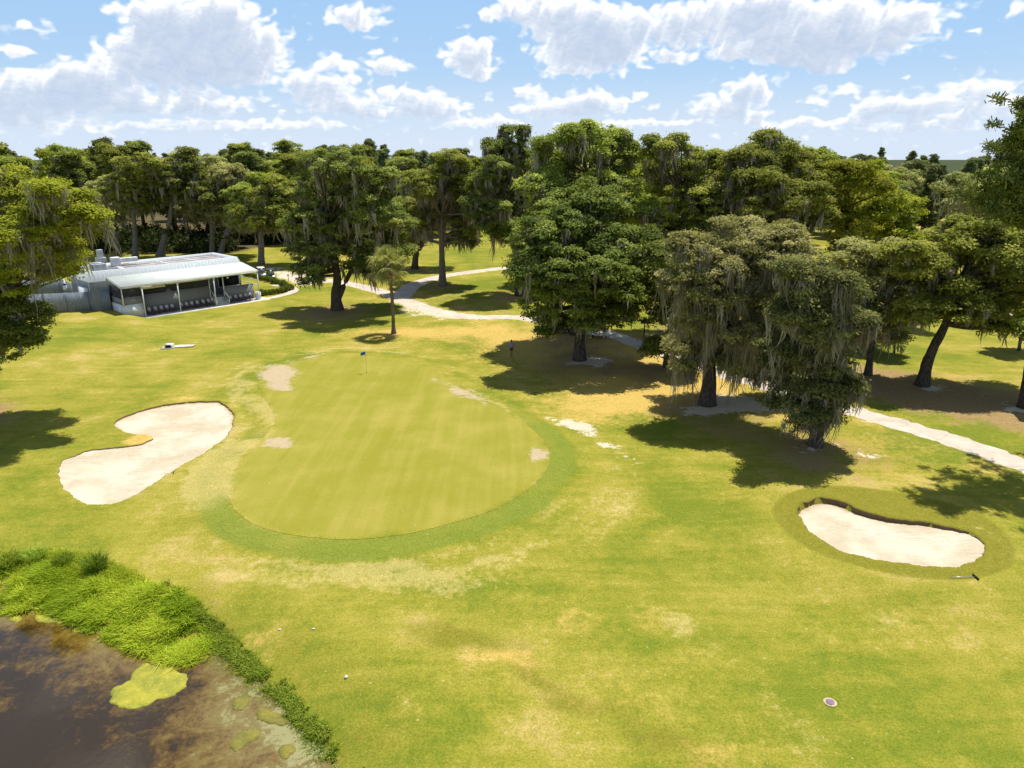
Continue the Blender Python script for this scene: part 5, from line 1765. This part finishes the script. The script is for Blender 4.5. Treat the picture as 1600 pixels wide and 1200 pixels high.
def proto_oak(name, seed, h, R, leaf, moss, n=9):
    rs = np.random.default_rng(seed)
    L = []
    for i in range(n):
        a = i * 2.4 + rs.normal() * .3
        t = i / (n - 1)
        rr = R * (.72 - .5 * t) * rs.uniform(.75, 1.1)
        z = h * (.42 + .42 * t) + rs.normal() * .5
        r = R * rs.uniform(.36, .5)
        L.append((math.cos(a) * rr, math.sin(a) * rr, z, r, r, r * .8))
    L.append((0, 0, h * .62, R * .5, R * .5, R * .45))
    for i in range(4):
        a = rs.uniform(0, 6.28); r = R * rs.uniform(.16, .24)
        L.append((math.cos(a) * R * .35, math.sin(a) * R * .35, h - r * rs.uniform(.7, 1.1), r, r, r * .8))
    lx, ly = rs.normal(size=2) * .5
    st = [stem([(0, 0, -.3), (lx * .3, ly * .3, h * .15), (lx, ly, h * .36)], .55, .38), stem([(lx, ly, h * .36), (lx * .5, ly * .5, h * .5), (0, 0, h * .65)], .36, .15, 1.0)]
    return tree_meshes(name, L, st, leaf, BARK_GREY if seed % 2 else BARK, moss=moss, mosslen=2.2, mossw=.16, spacing=1.9, cs=1.25, leaves=150, ls=.26)


def conifer_meshes(name, h, R, seed):
    rs = np.random.default_rng(seed)
    L = []
    for i in range(14):
        t = i / 13
        a = i * 2.4
        r = R * (1.0 - .8 * t) * .62
        off = R * (1 - t) * .42
        L.append((math.cos(a) * off, math.sin(a) * off, h * (.12 + .84 * t), r, r, h * .085))
    st = [stem([(0, 0, -.3), (0, 0, h * .5), (0, 0, h * .97)], .35, .05)]
    return tree_meshes(name, L, st, LEAF_FAR, BARK, spacing=1.3, cs=.95, leaves=110, ls=.28, twig=.1)


def build_background():
    protos = {
        "oak": [proto_oak("wood_oak_" + "abcd"[i], 20 + i, h, R, lf, ms) for i, (h, R, lf, ms) in enumerate(((20, 7.5, LEAF_OAK, 12), (22, 7.0, LEAF_DARK, 9), (18, 8.0, LEAF_GREY, 15), (21, 6.5, LEAF_OAK, 4)))],
        "bright": [proto_oak("wood_bright_" + "ab"[i], 30 + i, h, R, LEAF_BRIGHT, 0) for i, (h, R) in enumerate(((19, 6.0), (17, 6.5)))],
        "far": [proto_oak("wood_far_" + "ab"[i], 41 + i, h, R, LEAF_FAR, 0) for i, (h, R) in enumerate(((21, 7.0), (19, 7.5)))],
        "pine": [pine_meshes("wood_pine_" + "ab"[i], h, .6, 34, 3.6, 7, .75, 50 + i, LEAF_FAR) for i, h in enumerate((24, 22))],
    }
    con = [conifer_meshes("conifer", 17, 4.2, 61)]
    spots = []

    def clear(x, y, r):
        return all((x - a) ** 2 + (y - b) ** 2 > r * r for a, b in spots)

    def ok(px, d):
        # keep the far fairway, the clearing and the middle lawn open
        if 640 < px < 790 and d < 235: return False
        if 430 < px < 640 and d < 175: return False
        w_ = 7.5 * F / d
        if 1438 - w_ < px < 1482 + w_ and d < 330: return False
        return True

    def zone(n, px0, px1, d0, d1, mixk, sc, r, labels, group, tall=1.0):
        k = 0; tries = 0
        while k < n and tries < n * 60:
            tries += 1
            px = RNG.uniform(px0, px1); d = d0 + (d1 - d0) * RNG.random() ** .8
            x = (px - 800) / F * d * 1.0
            y = d
            if not ok(px, d) or not clear(x, y, r): continue
            spots.append((x, y)); k += 1
            kind = RNG.choice(list(mixk), p=np.array(list(mixk.values())) / sum(mixk.values()))
            m = protos[kind][RNG.integers(len(protos[kind]))]
            s = RNG.uniform(sc[0], sc[1])
            nm = {"oak": "live_oak", "bright": "bright_tree", "far": "broadleaf_tree", "pine": "pine_tree"}[kind]
            place_tree(nm, m, (x, y, H1(x, y)), labels[kind], "pine tree" if kind == "pine" else "tree", group, RNG.uniform(0, 6.28), (s * RNG.uniform(.9, 1.12), s * RNG.uniform(.9, 1.12), s * tall * RNG.uniform(.93, 1.08)))
    for k in QUEUE: spots.append((k[1].x, k[1].y))

    def lab(place): return {"oak": "dark green oak among the crowns " + place, "bright": "yellow green tree among the crowns " + place, "far": "mid green broadleaf tree among the crowns " + place, "pine": "tall open topped pine poking out " + place}
    zone(24, -120, 470, 172, 205, {"oak": 6, "bright": 1.6, "pine": .4}, (.95, 1.15), 7.0, lab("of the wood behind the clubhouse"), "front trees of the wood behind the clubhouse")
    zone(26, -160, 520, 210, 300, {"oak": 4, "bright": 2, "pine": 2.5}, (1.0, 1.22), 7.5, lab("at the back of the wood beyond the clubhouse"), "back trees of the wood beyond the clubhouse")
    zone(14, 440, 660, 180, 230, {"oak": 5, "bright": 1.6}, (.95, 1.15), 7.5, lab("behind the forked oak and the leaning oak"), "trees behind the forked oak")
    zone(20, 480, 1010, 240, 330, {"oak": 4, "bright": 1.5, "far": 2, "pine": .6}, (1.05, 1.25), 8, lab("closing the far end of the bright fairway"), "trees closing the far fairway")
    zone(10, 830, 1010, 120, 230, {"oak": 5, "bright": 1}, (.95, 1.15), 8, lab("behind the tall dark oak"), "trees behind the tall dark oak")
    zone(18, 1010, 1300, 115, 260, {"oak": 5, "bright": 1.4}, (.95, 1.12), 8, lab("behind the large domed mossy oak"), "trees behind the domed mossy oak")
    zone(14, 1290, 1440, 130, 260, {"oak": 3, "bright": 2, "far": 2}, (.8, 1.0), 8, lab("between the domed oak and the tan clearing"), "trees left of the tan clearing")
    zone(16, 1480, 1760, 120, 260, {"oak": 4, "far": 2, "bright": .6}, (.8, 1.02), 8, lab("right of the tan clearing"), "trees right of the tan clearing")
    zone(44, 1180, 1800, 270, 520, {"far": 5, "pine": 4}, (.9, 1.1), 9, lab("of the hazy far wood at the right"), "far wood at the right")
    zone(40, -300, 1200, 330, 520, {"far": 5, "pine": 2}, (1.0, 1.2), 10, lab("of the farthest line of trees on the horizon"), "farthest line of trees")
    zone(110, -300, 1900, 540, 900, {"far": 5, "pine": 2}, (1.05, 1.25), 12, lab("of the faint tree line along the horizon"), "faint tree line along the horizon")
    for i, (px, py, s, lab_) in enumerate(((1440, 362, 1.0, "dark conical conifer standing left of the tan clearing"), (1462, 350, .8, "slim conifer at the back of the tan clearing"), (1415, 356, .85, "dark conifer half hidden left of the conical one"))):
        q = G(px, py)
        place_tree("conifer", con[0], (q[0], q[1], 0), lab_, "conifer", "conifers by the clearing", i * 2.0, (s, s, s * 1.08))
    q = G(1478, 350)
    place_tree("bright_tree", protos["bright"][0], (q[0], q[1], 0), "small yellow green tree at the right side of the tan clearing", "tree", None, 1.0, .6)
    # tall pine just outside the right edge, its boughs reach into the picture
    m = pine_meshes("edge_pine", 27, .66, 16, 6.0, 12, .38, 77, LEAF_PINE, aim=math.radians(185),
                    boughs=[AT(px, py, 47.0 + dy) - np.array([38.4, 48.5, 0]) for px, py, dy in ((1588, 165, 0), (1578, 200, -.5), (1596, 222, .6), (1566, 226, .4), (1592, 262, 0), (1560, 284, -.6), (1534, 300, .3), (1582, 312, .5), (1556, 322, -.4), (1596, 338, 0), (1574, 345, .8))])
    place_tree("pine_tree", m, (38.4, 48.5, H1(38.4, 48.5)), "tall pine at the right edge with boughs reaching into the sky", "pine tree")
    p = GH(615, 521)
    place_tree("cabbage_palm", palm_meshes(8.6), p, "single cabbage palm with a slim trunk at the top of the green", "palm tree")
    # understorey of the woods, its shade put into a darkened leaf colour
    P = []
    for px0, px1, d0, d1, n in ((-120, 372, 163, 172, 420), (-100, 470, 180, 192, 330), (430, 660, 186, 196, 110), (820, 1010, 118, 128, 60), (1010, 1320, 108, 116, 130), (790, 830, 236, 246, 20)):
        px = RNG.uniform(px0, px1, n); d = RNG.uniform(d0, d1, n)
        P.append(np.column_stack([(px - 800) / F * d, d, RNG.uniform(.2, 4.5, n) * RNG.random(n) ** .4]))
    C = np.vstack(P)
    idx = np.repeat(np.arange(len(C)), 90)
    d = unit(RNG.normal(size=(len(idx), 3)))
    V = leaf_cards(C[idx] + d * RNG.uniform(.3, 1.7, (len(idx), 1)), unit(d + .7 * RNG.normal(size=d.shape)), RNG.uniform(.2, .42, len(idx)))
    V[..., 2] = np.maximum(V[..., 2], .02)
    tag(link("undergrowth", quads_mesh("undergrowth", V, np.clip(.35 + .2 * RNG.normal(size=len(C))[idx] + .1 * RNG.normal(size=len(idx)), 0, 1), LEAF_SHADE)), "undergrowth under the woods with shade darkened into its leaf colour", "undergrowth", kind="stuff")


# ------------------------------------------------------------------ sky and sun
SUN_AZ = math.atan2(.53, .85)
SUN_EL = math.radians(70)
CLOUDS = [  # photograph position and half size
    (300, 62, 105, 62), (385, 75, 78, 48), (250, 30, 60, 36), (235, 95, 80, 40), (330, 118, 110, 26), (350, 20, 40, 30),
    (50, 140, 110, 34), (140, 125, 70, 34), (30, 172, 100, 18), (190, 160, 90, 22), (40, 45, 30, 13), (18, 78, 30, 8),
    (556, 30, 44, 30), (530, 97, 38, 15), (612, 104, 42, 20), (735, 88, 46, 32), (745, 118, 30, 14), (640, 150, 60, 16),
    (500, 135, 58, 26), (540, 165, 64, 18), (330, 165, 90, 18), (680, 170, 60, 18), (600, 178, 60, 10),
    (890, 28, 86, 44), (890, 82, 66, 32), (960, 80, 56, 34), (900, 115, 66, 12), (1055, 92, 32, 16), (800, 20, 60, 22), (950, 50, 40, 30),
    (1080, 40, 130, 44), (1150, 82, 60, 15), (1220, 60, 70, 44), (1200, 10, 80, 30), (1290, 100, 46, 22), (1300, 60, 60, 26), (1370, 62, 98, 40), (1330, 20, 60, 30), (1440, 20, 60, 22), (1250, 92, 50, 18),
    (1172, 138, 36, 26), (1120, 168, 46, 16), (1160, 180, 50, 12), (830, 142, 30, 12), (925, 160, 54, 22), (860, 170, 60, 16), (1000, 148, 16, 8),
    (1322, 142, 28, 14), (1385, 168, 64, 20), (1440, 165, 40, 14), (1525, 138, 66, 22), (1560, 165, 60, 18), (1500, 180, 70, 10), (1417, 120, 14, 8), (1528, 48, 14, 7), (1590, 14, 22, 12), (1270, 158, 24, 8),
    (90, 196, 120, 10), (300, 196, 120, 10), (480, 196, 80, 9), (760, 192, 90, 10), (1000, 195, 90, 9), (1250, 194, 100, 8), (1420, 200, 120, 9),
]


def angles(px, py):
    d = ray(px, py)
    return np.array([math.degrees(math.atan2(d[0], d[1])), math.degrees(math.atan2(d[2], math.hypot(d[0], d[1])))])


def gnoise(X, Y, s=0):
    i, j = np.floor(X), np.floor(Y)
    x, y = X - i, Y - j
    u, v = x * x * x * (x * (x * 6 - 15) + 10), y * y * y * (y * (y * 6 - 15) + 10)

    def g(a, b, dx, dy):
        t = hash2(a, b, s) * 6.2831853
        return np.cos(t) * dx + np.sin(t) * dy
    n0 = g(i, j, x, y) * (1 - u) + g(i + 1, j, x - 1, y) * u
    n1 = g(i, j + 1, x, y - 1) * (1 - u) + g(i + 1, j + 1, x - 1, y - 1) * u
    return (n0 * (1 - v) + n1 * v) * 1.4


def gfbm(X, Y, s, o, gain=.5, billow=False):
    r = 0; a = 1; t = 0
    for k in range(o):
        n = gnoise(X * 2.03 ** k + k * 7.1, Y * 2.03 ** k - k * 3.7, s + k)
        r = r + a * (2.3 * np.abs(n) if billow else n); t += a; a *= gain
    return r / t


AZ0, AZ1, EL0, EL1 = -44.0, 44.0, -1.0, 13.5


def cloud_map(W=2304, Hh=384):
    """cloud cover and self shading over the visible part of the sky, by azimuth and elevation"""
    az = np.linspace(AZ0, AZ1, W); el = np.linspace(EL0, EL1, Hh)
    A, E = np.meshgrid(az, el)
    wx = gfbm(A * .55, E * .8, 3, 3) * .9 + gfbm(A * 1.6, E * 2.0, 13, 3, .42) * .30
    wy = gfbm(A * .55, E * .8, 23, 3) * .45 + gfbm(A * 1.6, E * 2.0, 33, 3, .42) * .22
    qx, qy = A + wx, E + wy
    f = np.full(A.shape, 0.0)
    for (px, py, rx, ry) in CLOUDS:
        c = angles(px, py)
        r0 = (angles(px + rx, py) - angles(px - rx, py))[0] / 2
        r1 = (angles(px, py - ry) - angles(px, py + ry))[1] / 2
        dy = (qy - c[1]) / r1
        dy = np.where(dy < 0, dy * 1.25, dy)
        l = ((qx - c[0]) / r0) ** 2 + dy ** 2
        f = f + np.exp(-1.5 * l) * min(1.0, .55 + r1 / 2.2)
    f = 1 - np.exp(-1.5 * f)
    bil = gfbm(qx * .8, qy * 1.05, 41, 5, .43, True)
    D = f - .41 + .46 * (bil - .42) + .05 * gfbm(A * 2.6, E * 3.4, 61, 3, .5)
    Ds = f - .41 + .46 * (gfbm(qx * .8, qy * 1.05, 41, 3, .45, True) - .42)
    lowb = sstep(5.6, 3.4, E) * (.10 + .5 * gfbm(A * .7, E * 2.2, 71, 5, .55))
    D += lowb; Ds += lowb
    for _ in range(3):
        D = (D + np.roll(D, 2, 1) + np.roll(D, -2, 1) + np.roll(D, 1, 0) + np.roll(D, -1, 0)) / 5
    alpha = sstep(-.10, .25, D)
    # light march towards the sun (up and a little right)
    T = np.zeros_like(D)
    dA, dE = (AZ1 - AZ0) / W, (EL1 - EL0) / Hh
    for st, wgt in ((.10, .6), (.22, .8), (.4, .9), (.7, .9), (1.1, .7)):
        sx, sy = int(st * .35 / dA), int(st / dE)
        Q = np.zeros_like(D)
        Q[:Hh - sy, :W - sx] = Ds[sy:, sx:]
        T += wgt * np.clip(Q, 0, .6)
    shade = 1 - np.exp(-1.5 * np.clip(T - .50, 0, None))
    # crisp puff relief
    shade = np.clip(shade * 1.05 - .12 * (bil - .4), 0, 1)
    im = bpy.data.images.new("cloud_map", W, Hh, alpha=True, float_buffer=True, is_data=True)
    px = np.zeros((Hh, W, 4), np.float32)
    px[..., 0] = alpha; px[..., 1] = shade; px[..., 3] = 1
    px[:2, :, 0] = 0; px[-2:, :, 0] = 0; px[:, :2, 0] = 0; px[:, -2:, 0] = 0
    px[..., 0] *= sstep(EL1, EL1 - 1.2, E)
    im.pixels.foreach_set(px.ravel())
    im.update()
    return im


def build_world():
    w = bpy.data.worlds.new("World"); S.world = w
    w.use_nodes = True
    nt = w.node_tree; nt.nodes.clear()
    N = NT(nt)
    tc = N.n("ShaderNodeTexCoord")
    sky = N.n("ShaderNodeTexSky", sky_type='NISHITA')
    sky.sun_disc = False
    sky.sun_elevation = SUN_EL; sky.sun_rotation = SUN_AZ
    sky.air_density = 1.0; sky.dust_density = .6; sky.ozone_density = 3.0
    sx = N.n("ShaderNodeSeparateXYZ"); N.l(tc.outputs['Generated'], sx.inputs[0])
    az = N.math('MULTIPLY', N.math('ARCTAN2', sx.outputs[0], sx.outputs[1]), 57.29578)
    el = N.math('MULTIPLY', N.math('ARCSINE', sx.outputs[2]), 57.29578)
    P = N.n("ShaderNodeCombineXYZ")
    N.l(N.math('DIVIDE', N.math('SUBTRACT', az, AZ0), AZ1 - AZ0), P.inputs[0])
    N.l(N.math('DIVIDE', N.math('SUBTRACT', el, EL0), EL1 - EL0), P.inputs[1])
    ti = N.n("ShaderNodeTexImage", image=cloud_map(), extension='CLIP', interpolation='Cubic')
    N.l(P.outputs[0], ti.inputs[0])
    sp = N.n("ShaderNodeSeparateColor"); N.l(ti.outputs[0], sp.inputs[0])
    # higher sky, out of view: loose cloud added for lighting and pond reflection
    hi = N.noise(N.vmath('MULTIPLY', tc.outputs['Generated'], (2.2, 2.2, 3.0)).outputs[0], 1.0, 3, .6).outputs[0]
    up = N.ss(el, 13, 20)
    a_hi = N.math('MULTIPLY', N.ss(hi, .52, .66), up)
    alpha = N.math('MAXIMUM', sp.outputs[0], N.math('MULTIPLY', a_hi, .9))
    K = SKY_K
    shade = sp.outputs[1]
    white = tuple(c * K for c in (1.14, 1.14, 1.14)); base = tuple(c * K for c in (.54, .645, .82))
    cc = N.mix(shade, white, base)
    hz = N.ss(el, 6.5, 0.2)
    pale = tuple(c * K for c in (.74, .83, .97))
    blue = N.mix(N.ss(el, 0, 11), tuple(c * K for c in (.56, .75, .98)), tuple(c * K for c in (.40, .645, .965)))
    low = N.mix(N.ss(el, 40, 14), sky.outputs[0], N.mix(.85, sky.outputs[0], blue))
    s = N.mix(N.math('MULTIPLY', hz, .75), low, pale)
    s = N.mix(N.math('MULTIPLY', alpha, N.math('MULTIPLY_ADD', hz, -.35, .97)), s, cc)
    bg = N.n("ShaderNodeBackground"); bg.inputs[1].default_value = SKY_S
    N.l(s, bg.inputs[0])
    o = N.n("ShaderNodeOutputWorld"); N.l(bg.outputs[0], o.inputs[0])
    su = bpy.data.lights.new("sun", 'SUN')
    su.energy = 5.0; su.angle = math.radians(.53); su.color = (1, .955, .88)
    so = bpy.data.objects.new("sun", su)
    v = Vector((math.sin(SUN_AZ) * math.cos(SUN_EL), math.cos(SUN_AZ) * math.cos(SUN_EL), math.sin(SUN_EL)))
    so.rotation_euler = v.to_track_quat('Z', 'Y').to_euler()
    so.location = (60, 90, 120)
    COL.objects.link(so)


EXPO = .38
SKY_S = .085
SKY_K = 1 / (SKY_S * 2 ** EXPO)

build_world()
build_ground()
build_green()
build_bunker(BUNK_L, "kidney shaped pale sand bunker left of the putting green", .22, .07)
build_bunker(BUNK_R, "bean shaped pale sand bunker ringed by darker grass at the right", .35)
build_paths()
build_pond()
build_pond_plants()
build_clubhouse()
build_fences()
build_chairs()
build_carts()
build_person()
build_small_things()
build_shrubs()
build_keys()
build_background()

S.view_settings.view_transform = 'Standard'
S.view_settings.look = 'None'
S.view_settings.exposure = EXPO
S.view_settings.gamma = 1
S.cycles.max_bounces = 6
S.cycles.diffuse_bounces = 3
S.cycles.transmission_bounces = 3
S.cycles.transparent_max_bounces = 6
S.cycles.use_denoising = True
